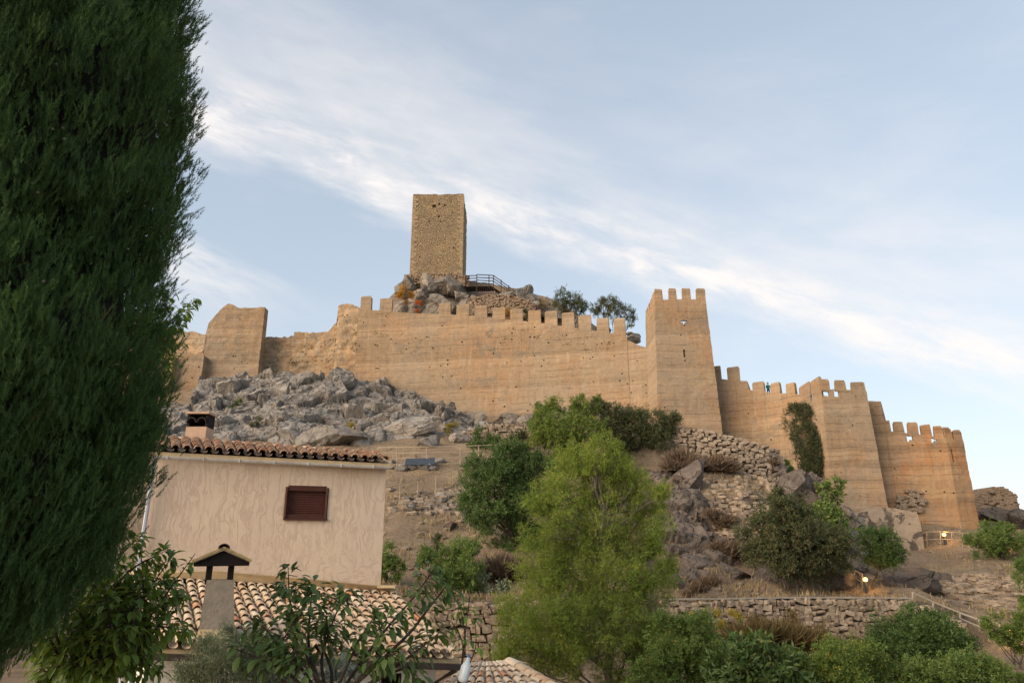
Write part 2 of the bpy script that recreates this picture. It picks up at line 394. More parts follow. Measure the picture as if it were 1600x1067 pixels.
def f_tile(t, b):
    r = t.rnd(); p = t.pos()
    r2 = t.n('ShaderNodeTexWhiteNoise', noise_dimensions='1D'); t.put(r2.inputs['W'], t.m('MULTIPLY', r, 91.7))
    c = t.ramp(r, [(0.0, (0.56, 0.44, 0.31)), (0.18, (0.60, 0.48, 0.34)), (0.42, (0.66, 0.56, 0.42)), (0.6, (0.56, 0.41, 0.285)), (0.76, (0.55, 0.41, 0.28)), (0.9, (0.60, 0.46, 0.30)), (0.985, (0.47, 0.19, 0.085)), (1.0, (0.42, 0.30, 0.22))])
    c = t.mix(t.mr(t.noise(p, 5, 5, 0.7, 0.5), 0.5, 0.72, 0, 0.6), c, (0.34, 0.25, 0.17))
    c = t.mix(t.mr(t.noise(t.vm('ADD', p, (3, 7, 1)), 9, 5, 0.7), 0.58, 0.72, 0, 0.6), c, (0.55, 0.46, 0.33))
    c = t.mix(1.0, c, t.m('MULTIPLY_ADD', r2.outputs[0], 0.25, 0.84), 'MULTIPLY')
    t.put(b.inputs['Base Color'], c); t.put(b.inputs['Normal'], t.bump(t.noise(p, 30, 5, 0.7), 0.5, 0.01))
M['tile'] = mat('clay_tile', f_tile, 0.85)
def f_tile_old(t, b):
    r = t.rnd(); p = t.pos()
    c = t.ramp(r, [(0.0, (0.25, 0.15, 0.10)), (0.35, (0.33, 0.22, 0.15)), (0.65, (0.38, 0.275, 0.20)), (0.85, (0.40, 0.19, 0.11)), (1.0, (0.21, 0.15, 0.11))])
    c = t.mix(t.mr(t.noise(p, 6, 5, 0.7, 0.5), 0.48, 0.68, 0, 0.8), c, (0.15, 0.12, 0.09))
    c = t.mix(t.mr(t.noise(t.vm('ADD', p, (3, 7, 1)), 8, 5, 0.7), 0.58, 0.7, 0, 0.6), c, (0.44, 0.37, 0.28))
    t.put(b.inputs['Base Color'], c); t.put(b.inputs['Normal'], t.bump(t.noise(p, 30, 5, 0.7), 0.5, 0.01))
M['tile_old'] = mat('weathered_clay_tile', f_tile_old, 0.9)

def plain(name, col, var=0.3, sc_=4.0, rough=0.85, bump=0.3, bd=0.02, col2=None, spec=0.2, metal=0.0):
    def fn(t, b):
        p = t.pos(); n = t.noise(p, sc_, 6, 0.7)
        c = t.mix(t.mr(n, 0.35, 0.7), col, col2 or tuple(k * (1 - var) for k in col))
        t.put(b.inputs['Base Color'], c); t.put(b.inputs['Normal'], t.bump(t.noise(p, sc_ * 3, 6, 0.7), bump, bd))
        b.inputs['Metallic'].default_value = metal
    return mat(name, fn, rough, spec)
M['mortar'] = plain('lime_mortar', (0.52, 0.40, 0.23), 0.25, 3, col2=(0.42, 0.33, 0.21))
M['joint'] = plain('earth_joint', (0.12, 0.092, 0.068), 0.4, 4, bump=0.8, bd=0.06)
M['cement'] = plain('rough_cement', (0.315, 0.27, 0.215), 0.3, 5, bump=0.8, bd=0.03, col2=(0.23, 0.20, 0.16))
M['soot'] = plain('sooty_clay', (0.016, 0.013, 0.012), 0.5, 8)
M['lichen_slab'] = plain('lichened_slab', (0.42, 0.33, 0.16), 0.4, 7, col2=(0.26, 0.20, 0.12), bump=0.6)
M['chimney_pink'] = plain('pink_render', (0.47, 0.33, 0.235), 0.2, 6)
M['zinc'] = plain('zinc_gutter', (0.60, 0.60, 0.59), 0.3, 3, 0.55, 0.1, spec=0.4, metal=0.3)
M['pipe'] = plain('grey_downpipe', (0.42, 0.45, 0.50), 0.15, 3, 0.5, 0.05, spec=0.4)
M['brown_gutter'] = plain('brown_gutter', (0.06, 0.045, 0.04), 0.3, 5, 0.5, 0.1)
M['whitewash'] = plain('whitewash', (0.66, 0.63, 0.58), 0.12, 2, bump=0.4)
M['brown_wood'] = plain('brown_frame', (0.075, 0.030, 0.020), 0.25, 6, 0.5, 0.1)
M['shutter'] = plain('brown_shutter', (0.098, 0.034, 0.024), 0.25, 2, 0.5, 0.05)
M['dark_in'] = plain('dark_interior', (0.02, 0.016, 0.014), 0.3, 3)
M['rail'] = plain('beige_rail', (0.38, 0.31, 0.22), 0.3, 5, 0.6, 0.1)
M['rail_grey'] = plain('pale_handrail', (0.36, 0.32, 0.26), 0.25, 5, 0.6, 0.1)
M['timber'] = plain('dark_timber', (0.060, 0.042, 0.034), 0.4, 4, 0.8, 0.4)
M['timber_light'] = plain('sawn_timber', (0.25, 0.18, 0.11), 0.3, 4, 0.8, 0.4)
M['slate_panel'] = plain('slate_panel', (0.05, 0.066, 0.085), 0.25, 3, 0.5, 0.1)
M['concrete'] = plain('concrete_cap', (0.34, 0.30, 0.25), 0.3, 3, bump=0.4)
M['bark'] = plain('bark', (0.085, 0.065, 0.05), 0.5, 9, 0.95, 1.0, 0.03)
M['bark_pale'] = plain('pale_bark', (0.16, 0.135, 0.11), 0.4, 9, 0.95, 0.8, 0.03)
M['bollard'] = plain('bollard_metal', (0.05, 0.055, 0.06), 0.3, 5, 0.5)
M['bottle'] = plain('pale_plastic', (0.60, 0.68, 0.72), 0.1, 5, 0.3, 0.05, spec=0.5)
def f_old_plaster(t, b):
    p = t.pos()
    c = t.mix(t.mr(t.noise(p, 0.5, 5, 0.65, 0.4), 0.52, 0.56), (0.33, 0.265, 0.195), (0.105, 0.085, 0.07))
    c = t.mix(t.mr(t.noise(t.vm('ADD', p, (4, 4, 4)), 0.9, 5, 0.7), 0.5, 0.7, 0, 0.6), c, (0.37, 0.30, 0.22))
    c = t.mix(1.0, c, t.m('MULTIPLY_ADD', t.noise(p, 4, 5, 0.7), 0.5, 0.72), 'MULTIPLY')
    t.put(b.inputs['Base Color'], c); t.put(b.inputs['Normal'], t.bump(t.noise(p, 2.5, 7, 0.7), 0.8, 0.12))
M['old_plaster'] = mat('blotched_render', f_old_plaster)
def glow(name, col, s):
    m = bpy.data.materials.new(name); m.use_nodes = True; t = NT(m.node_tree); t.N.clear()
    e = t.n('ShaderNodeEmission', {'Strength': s}); t.put(e.inputs['Color'], col)
    o = t.n('ShaderNodeOutputMaterial'); t.L.new(e.outputs[0], o.inputs[0]); return m
M['lamp'] = glow('lit_globe', (1.0, 0.50, 0.13), 1.6)

def leaf_mat(name, a, bb, cc=None, trans=0.28, rough=0.6, spec=0.25):
    """leaf colours vary leaf by leaf (attribute tint), a few turn the colour cc"""
    m = bpy.data.materials.new(name); m.use_nodes = True; t = NT(m.node_tree); t.N.clear()
    at = t.n('ShaderNodeAttribute', attribute_name='tint').outputs['Fac']
    c = t.mix(t.mr(at, 0.0, 0.93, smooth=False), a, bb)
    if cc: c = t.mix(t.mr(at, 0.93, 0.95), c, cc)
    b = t.n('ShaderNodeBsdfPrincipled', {'Roughness': rough, 'Specular IOR Level': spec}); t.put(b.inputs['Base Color'], c)
    tr = t.n('ShaderNodeBsdfTranslucent'); t.put(tr.inputs['Color'], t.mix(1.0, c, (1.25, 1.2, 0.6), 'MULTIPLY'))
    mx = t.n('ShaderNodeMixShader', {0: trans}); t.L.new(b.outputs[0], mx.inputs[1]); t.L.new(tr.outputs[0], mx.inputs[2])
    o = t.n('ShaderNodeOutputMaterial'); t.L.new(mx.outputs[0], o.inputs[0]); return m
L = {}
L['cypress'] = leaf_mat('cypress_leaf', (0.040, 0.082, 0.030), (0.110, 0.185, 0.056), (0.14, 0.13, 0.05), 0.18, 0.65, 0.15)
L['cherry'] = leaf_mat('cherry_leaf', (0.085, 0.15, 0.030), (0.20, 0.285, 0.055), (0.36, 0.33, 0.06), 0.32, 0.5, 0.35)
L['cherry_dark'] = leaf_mat('fruit_leaf', (0.055, 0.102, 0.028), (0.135, 0.20, 0.055), (0.24, 0.23, 0.07), 0.25, 0.5, 0.35)
L['willow'] = leaf_mat('willow_leaf', (0.115, 0.170, 0.030), (0.27, 0.335, 0.065), (0.40, 0.35, 0.075), 0.35, 0.6)
L['green'] = leaf_mat('shrub_leaf', (0.080, 0.135, 0.033), (0.17, 0.235, 0.060), (0.27, 0.25, 0.065))
L['bright'] = leaf_mat('fresh_leaf', (0.088, 0.142, 0.030), (0.182, 0.236, 0.051), (0.324, 0.270, 0.054))
L['bottle'] = leaf_mat('deep_green_leaf', (0.042, 0.082, 0.025), (0.108, 0.165, 0.045), None, 0.22)
L['olive_dark'] = leaf_mat('oak_leaf', (0.054, 0.069, 0.033), (0.120, 0.132, 0.057), (0.180, 0.135, 0.068))
L['olive'] = leaf_mat('olive_leaf', (0.125, 0.156, 0.094), (0.250, 0.281, 0.188), (0.325, 0.338, 0.250), 0.15)
L['silver'] = leaf_mat('silver_leaf', (0.264, 0.308, 0.264), (0.418, 0.462, 0.407), None, 0.15)
L['brownish'] = leaf_mat('autumn_leaf', (0.105, 0.081, 0.036), (0.217, 0.147, 0.063), (0.294, 0.238, 0.112))
L['dry'] = leaf_mat('dry_twig', (0.108, 0.078, 0.057), (0.223, 0.162, 0.111), None, 0.1, 0.9, 0.1)
L['straw'] = leaf_mat('straw', (0.235, 0.175, 0.095), (0.370, 0.290, 0.165), None, 0.2, 0.9, 0.1)
L['yellow'] = leaf_mat('yellow_leaf', (0.231, 0.204, 0.039), (0.374, 0.286, 0.050), None, 0.3)
L['orange'] = leaf_mat('orange_leaf', (0.363, 0.187, 0.033), (0.506, 0.275, 0.050), (0.462, 0.121, 0.033), 0.3)
L['red'] = leaf_mat('red_leaf', (0.440, 0.121, 0.039), (0.550, 0.198, 0.066), None, 0.3)
L['creeper'] = leaf_mat('creeper_leaf', (0.036, 0.050, 0.024), (0.090, 0.106, 0.048), (0.154, 0.119, 0.056))
# ------------------------------------------------------------------ the ground: one sheet through surveyed points
PT = [(705,940,40.3),(800,938,41),(1060,934,45.8),(1250,932,47.3),(1420,932,48.3),(1060,930,49),(1250,927,50.5),(760,925,44),
 (610,900,43),(610,850,50),(700,850,51),(610,790,58),(700,770,61),(610,730,68),(720,715,70),(400,800,60),(240,800,60),
 (600,712,72),(780,700,73),(230,692,78),(400,694,78),(560,692,78),(700,690,78),(240,645,92),(400,650,90),(560,655,90),(700,660,91),
 (270,610,99),(400,600,99),(480,590,99),(560,605,97.5),(650,640,95.5),(760,660,94),(900,652,92.3),(1000,648,90.5),
 (830,690,80),(950,700,80),(850,790,62),(950,800,62),(870,870,48),
 (1060,920,51),(1060,850,56),(1060,760,63),(1150,922,52),(1150,840,58),(1150,755,66),(1240,845,60),(1240,770,67),
 (1050,742,69),(1200,752,69.5),(1050,675,74),(1210,708,74),(1127,692,83.5),(1127,692,78),(1160,704,76),(1165,712,80),(1095,682,78),(1030,660,84),
 (1200,730,82),(1290,785,77),(1375,842,76.7),(1450,856,74.5),(1520,842,73.5),(1600,842,78),
 (1300,862,66),(1335,900,56),(1350,920,52),(1400,925,51.5),(1440,872,68),(1470,897,60),(1540,882,64),(1600,892,60),(1530,932,54),
 (1600,945,52),(1480,965,46),(1560,1005,42),(1600,1045,39),(930,655,92),(965,650,91.3),(930,672,86),(980,668,84),(880,674,87),(686,436,119),(618,482,112),(800,482,111),(872,502,108),(1550,822,92)]
XYZ = [(-8,106,27),(3,104,27),(12,101,25),(-20,108,25),(-34,110,22),(19,98,22),(31,95,13),(44,87,9),(52,84,3.5),(58,82,3),(-11,150,26),(40,130,6),
 (90,110,-6),(70,70,-3),(75,45,-6),(-60,105,14),(-75,70,4),(-60,40,-3),(-95,120,2),(0,175,4)]
ctl = np.array([P(*q) - [0, 0, EYE] for q in PT] + [list(map(float, q)) for q in XYZ])
def _U(d2): return 0.5 * d2 * np.log(d2 + 1e-9)
def tps_fit(c, lam=0.6):
    n = len(c); d2 = ((c[:, None, :2] - c[None, :, :2]) ** 2).sum(-1)
    K = _U(d2) + lam * 30 * np.eye(n); Q = np.c_[np.ones(n), c[:, :2]]
    A = np.block([[K, Q], [Q.T, np.zeros((3, 3))]])
    return np.linalg.solve(A, np.r_[c[:, 2], 0, 0, 0])
_W = tps_fit(ctl, 0.02)
def tps(x, y):
    r = np.zeros(len(x)); n = len(ctl)
    for i in range(n): r += _W[i] * _U((x - ctl[i, 0]) ** 2 + (y - ctl[i, 1]) ** 2)
    return r + _W[n] + _W[n + 1] * x + _W[n + 2] * y
WX = np.array([-60, -14, -3.3, 0, 10.2, 18.2, 25.9, 32]); WY = np.array([40, 40, 40.0, 40.6, 45.3, 46.8, 48.0, 48.6])   # foot of the terrace wall
LOW = -5.2
def ground_z(x, y):
    x = np.asarray(x, float); y = np.asarray(y, float)
    xc = np.clip(x, -95, 92); yc = np.clip(y, 36, 175)
    z = tps(xc, yc); z = np.clip(z, -9, 46)
    out = np.hypot(x - xc, np.maximum(y - yc, 0)); z = z + (-6 - z) * sstep(0, 90, out)
    wy = np.interp(x, WX, WY)
    fade = sstep(25.5, 30, x)                        # the wall ends on the right, the path slope goes on
    step = sstep(-0.1, 0.9, y - wy)
    low = LOW + 0.6 * sstep(-25, -60, x) * 8
    zz = low + (z - low) * step
    z2 = low + (z - low) * sstep(28, 42, y)
    z = zz * (1 - fade) + z2 * fade
    rough = fbm(np.c_[x * 0.28, y * 0.28, z * 0.2], 5, 3) * 0.55 * sstep(38, 44, y)
    rough *= 1 - 0.0 * x
    ridge = np.abs(fbm(np.c_[x * 0.16 + 9, y * 0.16, z * 0.3], 4, 11))
    cliff = sstep(9, 12, x) * sstep(34, 29, x) * sstep(48.5, 51, y) * sstep(72, 66, y)
    return z + rough + cliff * (ridge * 3.2 - 0.6) + EYE
gx = np.unique(np.concatenate([-np.geomspace(95, 2600, 16)[::-1], np.arange(-95, -34, 1.0), np.arange(-34, 60, 0.42), np.arange(60, 96, 1.0), np.geomspace(96, 2600, 16)]))
gy = np.unique(np.concatenate([-np.geomspace(16, 2600, 14)[::-1], np.arange(-15, 36, 1.5), np.arange(36, 100, 0.4), np.arange(100, 176, 1.2), np.geomspace(176, 3600, 20)]))
GX, GY = np.meshgrid(gx, gy, indexing='ij')
GZ = ground_z(GX.ravel(), GY.ravel()).reshape(GX.shape)
def zt(x, y):
    x = np.atleast_1d(np.asarray(x, float)); y = np.atleast_1d(np.asarray(y, float))
    i = np.clip(np.searchsorted(gx, x) - 1, 0, len(gx) - 2); j = np.clip(np.searchsorted(gy, y) - 1, 0, len(gy) - 2)
    u = (x - gx[i]) / (gx[i + 1] - gx[i]); v = (y - gy[j]) / (gy[j + 1] - gy[j])
    return GZ[i, j] * (1 - u) * (1 - v) + GZ[i + 1, j] * u * (1 - v) + GZ[i, j + 1] * (1 - u) * v + GZ[i + 1, j + 1] * u * v
def G(px, py, y0=36.0, y1=125.0):
    """the ground point seen at (px, py), or None"""
    d = ray(px, py); Ys = np.arange(y0, y1, 0.15)
    X = d[0] / d[1] * Ys; Z = EYE + d[2] / d[1] * Ys
    h = np.nonzero(zt(X, Ys) >= Z)[0]
    if not len(h): return None
    k = h[0]; return np.array([X[k], Ys[k], Z[k]])
def nrm(x, y, e=0.6):
    dx = (zt(x + e, y) - zt(x - e, y))[0] / (2 * e); dy = (zt(x, y + e) - zt(x, y - e))[0] / (2 * e)
    return unit([-dx, -dy, 1])
hill = MB().grid(np.stack([GX, GY, GZ], -1)).build('hillside', M['earth'], smooth=True)
tag(hill, kind='structure')
# ------------------------------------------------------------------ castle walls and towers
def densify(pts, cell):
    """polyline of (X, Y, Z) -> columns about one cell apart, corners kept"""
    pts = np.asarray(pts, float); out = [pts[0]]
    for a, b in zip(pts[:-1], pts[1:]):
        n = max(1, int(round(np.linalg.norm((b - a)[:2]) / cell)))
        for k in range(1, n + 1): out.append(a + (b - a) * k / n)
    return np.array(out)
def mitre(c):
    d = np.diff(c[:, :2], axis=0); L_ = np.linalg.norm(d, axis=1)
    for i in range(len(d)):
        if L_[i] < 1e-6: d[i] = d[i - 1] if i else d[i + 1]
    d = d / (np.linalg.norm(d, axis=1)[:, None] + 1e-9)
    n = np.c_[d[:, 1], -d[:, 0]]
    m = np.vstack([n[:1], n[:-1] + n[1:], n[-1:]]).astype(float)
    for i in range(1, len(c) - 1): m[i] = (n[i - 1] + n[i]) / (1 + max(-0.6, n[i - 1] @ n[i]))
    return m
def wall_body(name, pts, mat_, parent, thick=1.0, batter=0.03, cell=0.32, zbot=None, holes=0.012, through=(), jag=0.06, rough=0.05,
              floor=None, lift=0.85, seed=1, slit=()):
    """a thick wall along a polyline: outer and inner face, top, ends, putlog holes sunk into the outer face;
    through: pixels of openings that go right through; slit: pixels (px, py, h) of dark slots"""
    r = np.random.default_rng(seed)
    c = densify(pts, cell); n = len(c); nm = mitre(c)
    top = c[:, 2] + vnoise(np.c_[c[:, 0] * 0.9, c[:, 1] * 0.9, np.full(n, seed * 3.1)], seed) * jag + vnoise(np.c_[c[:, 0] * 3, c[:, 1] * 3, np.full(n, seed)], seed + 5) * jag * 0.6
    if zbot is None:
        fz = zt(c[:, 0] + nm[:, 0] * 0.5, c[:, 1] + nm[:, 1] * 0.5); bz = zt(c[:, 0] - nm[:, 0] * thick, c[:, 1] - nm[:, 1] * thick)
        zb = np.minimum(fz, bz) - 1.2
    else: zb = np.full(n, float(zbot))
    H = (top - zb).max(); nr = max(3, int(round(H / cell)) + 1)
    t = np.linspace(0, 1, nr)
    Z = top[:, None] + (zb - top)[:, None] * t[None]
    off = batter * (top[:, None] - Z)
    Vo = np.stack([c[:, 0, None] + nm[:, 0, None] * off, c[:, 1, None] + nm[:, 1, None] * off, Z], -1)
    nz = fbm(Vo.reshape(-1, 3) * [0.9, 0.9, 1.5], 3, seed + 20).reshape(n, nr) * rough
    Vo[..., 0] += nm[:, 0, None] * nz; Vo[..., 1] += nm[:, 1, None] * nz
    Vi = np.stack([np.broadcast_to((c[:, 0] - nm[:, 0] * thick)[:, None], (n, nr)), np.broadcast_to((c[:, 1] - nm[:, 1] * thick)[:, None], (n, nr)), Z], -1)
    kr = nr if floor is None else max(2, int(round(floor / H * (nr - 1))) + 1)     # inner rows kept
    io = lambda i, j: i * nr + j
    ii = lambda i, j: n * nr + i * nr + j
    thr = set()
    for (hx, hy, w_, h_) in through:
        pr = np.array([proj(v) for v in Vo.reshape(-1, 3)]).reshape(n, nr, 2)
        q = (pr[:-1, :-1] + pr[1:, 1:]) / 2; ok = (np.abs(q[..., 0] - hx) < w_) & (np.abs(q[..., 1] - hy) < h_)
        if not ok.any():
            d = np.abs(q[..., 0] - hx) + np.abs(q[..., 1] - hy); ok = d == d.min()
        for a, b in zip(*np.nonzero(ok)):
            if b < kr - 1: thr.add((int(a), int(b)))
    blind = set()
    for (hx, hy, w_, h_) in slit:
        pr = np.array([proj(v) for v in Vo.reshape(-1, 3)]).reshape(n, nr, 2)
        q = (pr[:-1, :-1] + pr[1:, 1:]) / 2; dx = np.abs(q[..., 0] - hx)
        ok = (dx < w_) & (np.abs(q[..., 1] - hy) < h_)
        if h_ > 5:                                    # a slot one course wide: keep to one column
            c_ = int(np.argmax(ok.sum(1))); m1 = np.zeros_like(ok); m1[c_] = np.abs(q[c_, :, 1] - hy) < h_; ok = m1
        blind |= {(int(a), int(b)) for a, b in zip(*np.nonzero(ok))}
    big_ = set(blind)
    zc = (Z[:-1, :-1] + Z[1:, 1:]) / 2
    for i in range(0, n - 1):
        for j in range(2, nr - 1):
            fr = (zc[i, j] / lift) % 1.0
            pr_ = holes * (4.0 if fr < 0.36 else 0.18)
            if r.random() < pr_ and (i, j) not in thr: blind.add((i, j))
    Fs = []; X = []
    NB = lambda i, j, a: ((i - 1, j), (i, j + 1), (i + 1, j), (i, j - 1))[a]
    def extra(v): X.append(v); return 2 * n * nr + len(X) - 1
    for i in range(n - 1):
        a_in = np.array([-nm[i][0], -nm[i][1], 0.0])
        for j in range(nr - 1):
            q = (io(i, j), io(i, j + 1), io(i + 1, j + 1), io(i + 1, j))
            if (i, j) in thr:
                k = (ii(i, j), ii(i, j + 1), ii(i + 1, j + 1), ii(i + 1, j))
                for a in range(4):
                    b = (a + 1) % 4
                    if NB(i, j, a) not in thr: Fs.append((q[a], q[b], k[b], k[a]))
            elif (i, j) in blind:
                cn = [Vo[v] for v in ((i, j), (i, j + 1), (i + 1, j + 1), (i + 1, j))]; big = (i, j) in big_; md = sum(cn) / 4
                sh = 0.0 if big else r.uniform(.28, .52); e_ = [v + (md - v) * sh for v in cn]
                if big: k0 = q
                else:
                    k0 = [extra(v) for v in e_]
                    for a in range(4):
                        b = (a + 1) % 4; Fs.append((q[a], q[b], k0[b], k0[a]))
                k = [extra(v + a_in * 0.42) for v in e_]
                for a in range(4):
                    b = (a + 1) % 4
                    if not (big and NB(i, j, a) in big_): Fs.append((k0[a], k0[b], k[b], k[a]))
                Fs.append(tuple(k))
            else: Fs.append(q)
            if j < kr - 1 and (i, j) not in thr: Fs.append((ii(i, j), ii(i + 1, j), ii(i + 1, j + 1), ii(i, j + 1)))
        Fs.append((io(i, 0), io(i + 1, 0), ii(i + 1, 0), ii(i, 0)))
    for j in range(kr - 1):
        Fs.append((io(0, j), ii(0, j), ii(0, j + 1), io(0, j + 1))); Fs.append((io(n - 1, j), io(n - 1, j + 1), ii(n - 1, j + 1), ii(n - 1, j)))
    V = np.concatenate([Vo.reshape(-1, 3), Vi.reshape(-1, 3)] + ([np.array(X)] if X else []))
    part(name, V, np.array(Fs), mat_, parent)
    return dict(c=c, nm=nm, top=top, zb=zb, px=np.array([proj((a[0], a[1], z))[0] for a, z in zip(c, top)]))
def merlons(parent, w, specs, mat_, thick=0.55, sel=None):
    """specs (px0, px1, py_top): one merlon each, standing on the wall where the photograph shows it"""
    idx = np.arange(len(w['px'])) if sel is None else sel
    for k, (a, b, ty) in enumerate(specs):
        px = w['px'][idx]
        def at(q):
            o = np.argsort(px); return np.array([np.interp(q, px[o], w['c'][idx][o, d]) for d in (0, 1)] + [np.interp(q, px[o], w['top'][idx][o])])
        A, B = at(a), at(b)
        if np.linalg.norm((B - A)[:2]) < 0.5:
            B[:2] = A[:2] + unit(B[:2] - A[:2] + 1e-6) * 0.5
        m = (A + B) / 2; d = unit([B[0] - A[0], B[1] - A[1], 0]); nn = np.array([d[1], -d[0], 0])
        wd = np.linalg.norm((B - A)[:2]); zt_ = P((a + b) / 2, ty, m[1])[2]; zb = min(A[2], B[2]) - 0.15
        r = np.random.default_rng(k + int(a))
        V = []
        for (z, ins, jt) in ((zb, 0.0, 0.0), (zt_ - 0.16 + r.uniform(-.06, .04), 0.03, 0.05), (zt_ + r.uniform(-.07, .05), 0.14, 0.06)):
            for (u, v) in ((-1, 0), (1, 0), (1, 1), (-1, 1)):
                V.append(m + d * (u * (wd / 2 - ins)) + nn * (0.02 - ins * (1 - v) - (thick - ins) * v) + [0, 0, 0] + np.array([*(r.uniform(-jt, jt, 3))]) + np.array([0, 0, z - m[2]]))
        Fq = [[i, (i + 1) % 4, 4 + (i + 1) % 4, 4 + i] for i in range(4)] + [[4 + i, 4 + (i + 1) % 4, 8 + (i + 1) % 4, 8 + i] for i in range(4)] + [[8, 9, 10, 11]]
        og = [m[0], m[1], zb]
        part('merlon', np.array(V), np.array(Fq), mat_, parent, origin=og)
def pts3(l): return [P(*q) for q in l]
def back(p, dy, dz=0.0, dx=0.0): return np.array([p[0] + dx, p[1] + dy, p[2] + dz])
def tower(name, label, fl, fr, depth, mat_, mer_front, mer_left, thick=0.6, batter=0.035, drop=2.4, floor=2.8, cell=0.3, through=(), slit=(), seed=3, holes=0.012, dl=None):
    A, B = P(*fl), P(*fr); z0 = (A[2] + B[2]) / 2
    t = thing(name, label, 'tower', (A[0], A[1], zt(A[0], A[1])[0]))
    dv = unit([B[0] - A[0], B[1] - A[1]]); nb = np.array([-dv[1], dv[0]])
    if dl is not None: nb = np.asarray(dl)
    Ab = np.array([A[0] + nb[0] * depth, A[1] + nb[1] * depth, A[2]]); Bb = np.array([B[0] + nb[0] * depth, B[1] + nb[1] * depth, B[2]])
    zb = min(zt(q[0], q[1])[0] for q in (A, B, Ab, Bb)) - 2
    w = wall_body('tower_wall', [Ab, A, B, Bb], mat_, t, thick, batter, cell, zb, holes, through, 0.05, 0.05, None if floor is None else floor, seed=seed, slit=slit)
    n = len(w['c']); k1 = int(np.argmin(np.linalg.norm(w['c'][:, :2] - A[:2], axis=1))); k2 = int(np.argmin(np.linalg.norm(w['c'][:, :2] - B[:2], axis=1)))
    zf = z0 - drop
    m = MB()
    ctr = (A + B + Ab + Bb) / 4
    q = np.array([A, B, Bb, Ab]); q2 = ctr + (q - ctr) * (1 - thick / depth)
    top_ = q2.copy(); top_[:, 2] = zf; bot = q2.copy(); bot[:, 2] = zb
    m.add(np.concatenate([top_, bot]), [[0, 1, 2, 3], [4, 7, 6, 5], [0, 4, 5, 1], [1, 5, 6, 2], [2, 6, 7, 3], [3, 7, 4, 0]])
    m.build('tower_floor', mat_, t)
    merlons(t, w, mer_front, mat_, thick - 0.05, np.arange(k1, k2 + 1))
    if mer_left: merlons(t, w, mer_left, mat_, thick - 0.05, np.arange(0, k1 + 1))
    return t, w

# --- the keep on its crag
A, B = P(646, 304, 114), P(724.5, 304, 114)
keep = thing('keep_tower', 'tall square stone keep standing alone on the summit crag', 'tower', (A[0], A[1], zt(A[0], A[1])[0]))
kw = wall_body('tower_wall', [back(A, 9), A, B, back(B, 9), back(A, 9)], M['masonry'], keep, 0.9, 0.004, 0.33, P(680, 452, 114)[2], 0.004, jag=0.12, rough=0.11, seed=31, lift=1.6,
               slit=[(679, 322, 3.5, 2.2), (687, 320, 1.6, 1.4), (696, 321, 1.6, 1.4), (685, 337, 1.5, 1.4)])
MB().box((A + B) / 2 + [0, 4.5, -0.5], (np.linalg.norm(B - A) - 0.6, 8.4, 0.3)).build('roof_slab', M['masonry'], keep)
r = np.random.default_rng(5); CSM = stone_mat('keep_corner_stone', (0.27, 0.20, 0.12), (0.31, 0.23, 0.135), (0.34, 0.26, 0.155), 1.5)
for s, q in ((-1, B), (1, A)):                         # squared corner stones, a little proud
    z = P(680, 438, 114)[2]; k = 0
    while z < A[2] - 0.5:
        h = r.uniform(0.32, 0.5); wd = 1.0 if k % 2 else 0.6
        MB().box((q[0] + s * (wd / 2 - 0.07), q[1] + 0.38, z + h / 2), (wd, 0.9, h - 0.05)).build('corner_stone', CSM, keep); z += h; k += 1

# --- central curtain wall
cp = pts3([(561, 482, 100), (612, 487, 99.6), (650, 489, 99), (690, 491, 98.4), (760, 495, 97.3), (830, 503, 96), (905, 513, 94.4), (960, 521, 93.2), (979, 526, 92.8), (981, 532, 92.8), (1000, 540, 92.2), (1012, 543, 91.9)])
cur = thing('curtain_wall', 'long battlemented earth curtain wall below the keep, left of the square tower', 'wall', (cp[0][0], cp[0][1], zt(cp[0][0], cp[0][1])[0]))
w = wall_body('wall_body', cp, M['tapia'], cur, 1.1, 0.03, 0.32, None, 0.007, seed=2, jag=0.05)
merlons(cur, w, [(563, 580, 463), (593, 612, 465), (685, 704, 473), (713, 733, 475), (741, 761, 478), (769, 789, 480), (797, 817, 482), (825, 845, 484), (851, 871, 486),
                 (878, 898, 488), (904, 924, 491), (932, 952, 496), (959, 978, 497)], M['tapia'])
# --- ruinous stretch left of it
lp = pts3([(411, 527, 103), (458, 526, 102.6), (460, 519, 102.5), (512, 519, 101.8), (519, 512, 101.7), (527, 502, 101.6), (529, 478, 101.5), (535, 473, 101.4), (546, 475, 101.3), (561, 478, 101.1), (568, 484, 101)])
rw = thing('ruined_wall', 'broken grey rubble wall without merlons between two earth walls', 'wall', (lp[0][0], lp[0][1], zt(lp[0][0], lp[0][1])[0]))
wall_body('wall_body', lp, M['tapia_grey'], rw, 1.2, 0.03, 0.32, None, 0.02, seed=4, jag=0.28, rough=0.3, lift=1.1)
tp = pts3([(321, 524, 100), (326, 506, 100), (336, 494, 100), (345, 483, 100), (356, 475, 100), (360, 475, 100), (372, 480, 100), (392, 480, 100), (398, 479, 100), (414, 480, 100)])
lt = thing('ruined_tower', 'broken leftmost tower with a crumbling sloped top above the grey rocks', 'tower', (tp[0][0], tp[0][1], zt(tp[0][0], tp[0][1])[0]))
wall_body('tower_wall', tp, M['tapia'], lt, 1.5, 0.02, 0.32, None, 0.007, seed=6, jag=0.14, rough=0.12)
fp = pts3([(150, 505, 102), (225, 510, 102), (262, 513, 101.8), (290, 518, 101.5), (324, 523, 101)])
fw = thing('rubble_wall', 'low grey rubble wall between the cypress and the leftmost broken tower', 'wall', (fp[0][0], fp[0][1], zt(fp[0][0], fp[0][1])[0]))
wall_body('wall_body', fp, M['tapia_grey'], fw, 1.2, 0.05, 0.35, None, 0.015, seed=7, jag=0.3, rough=0.35)
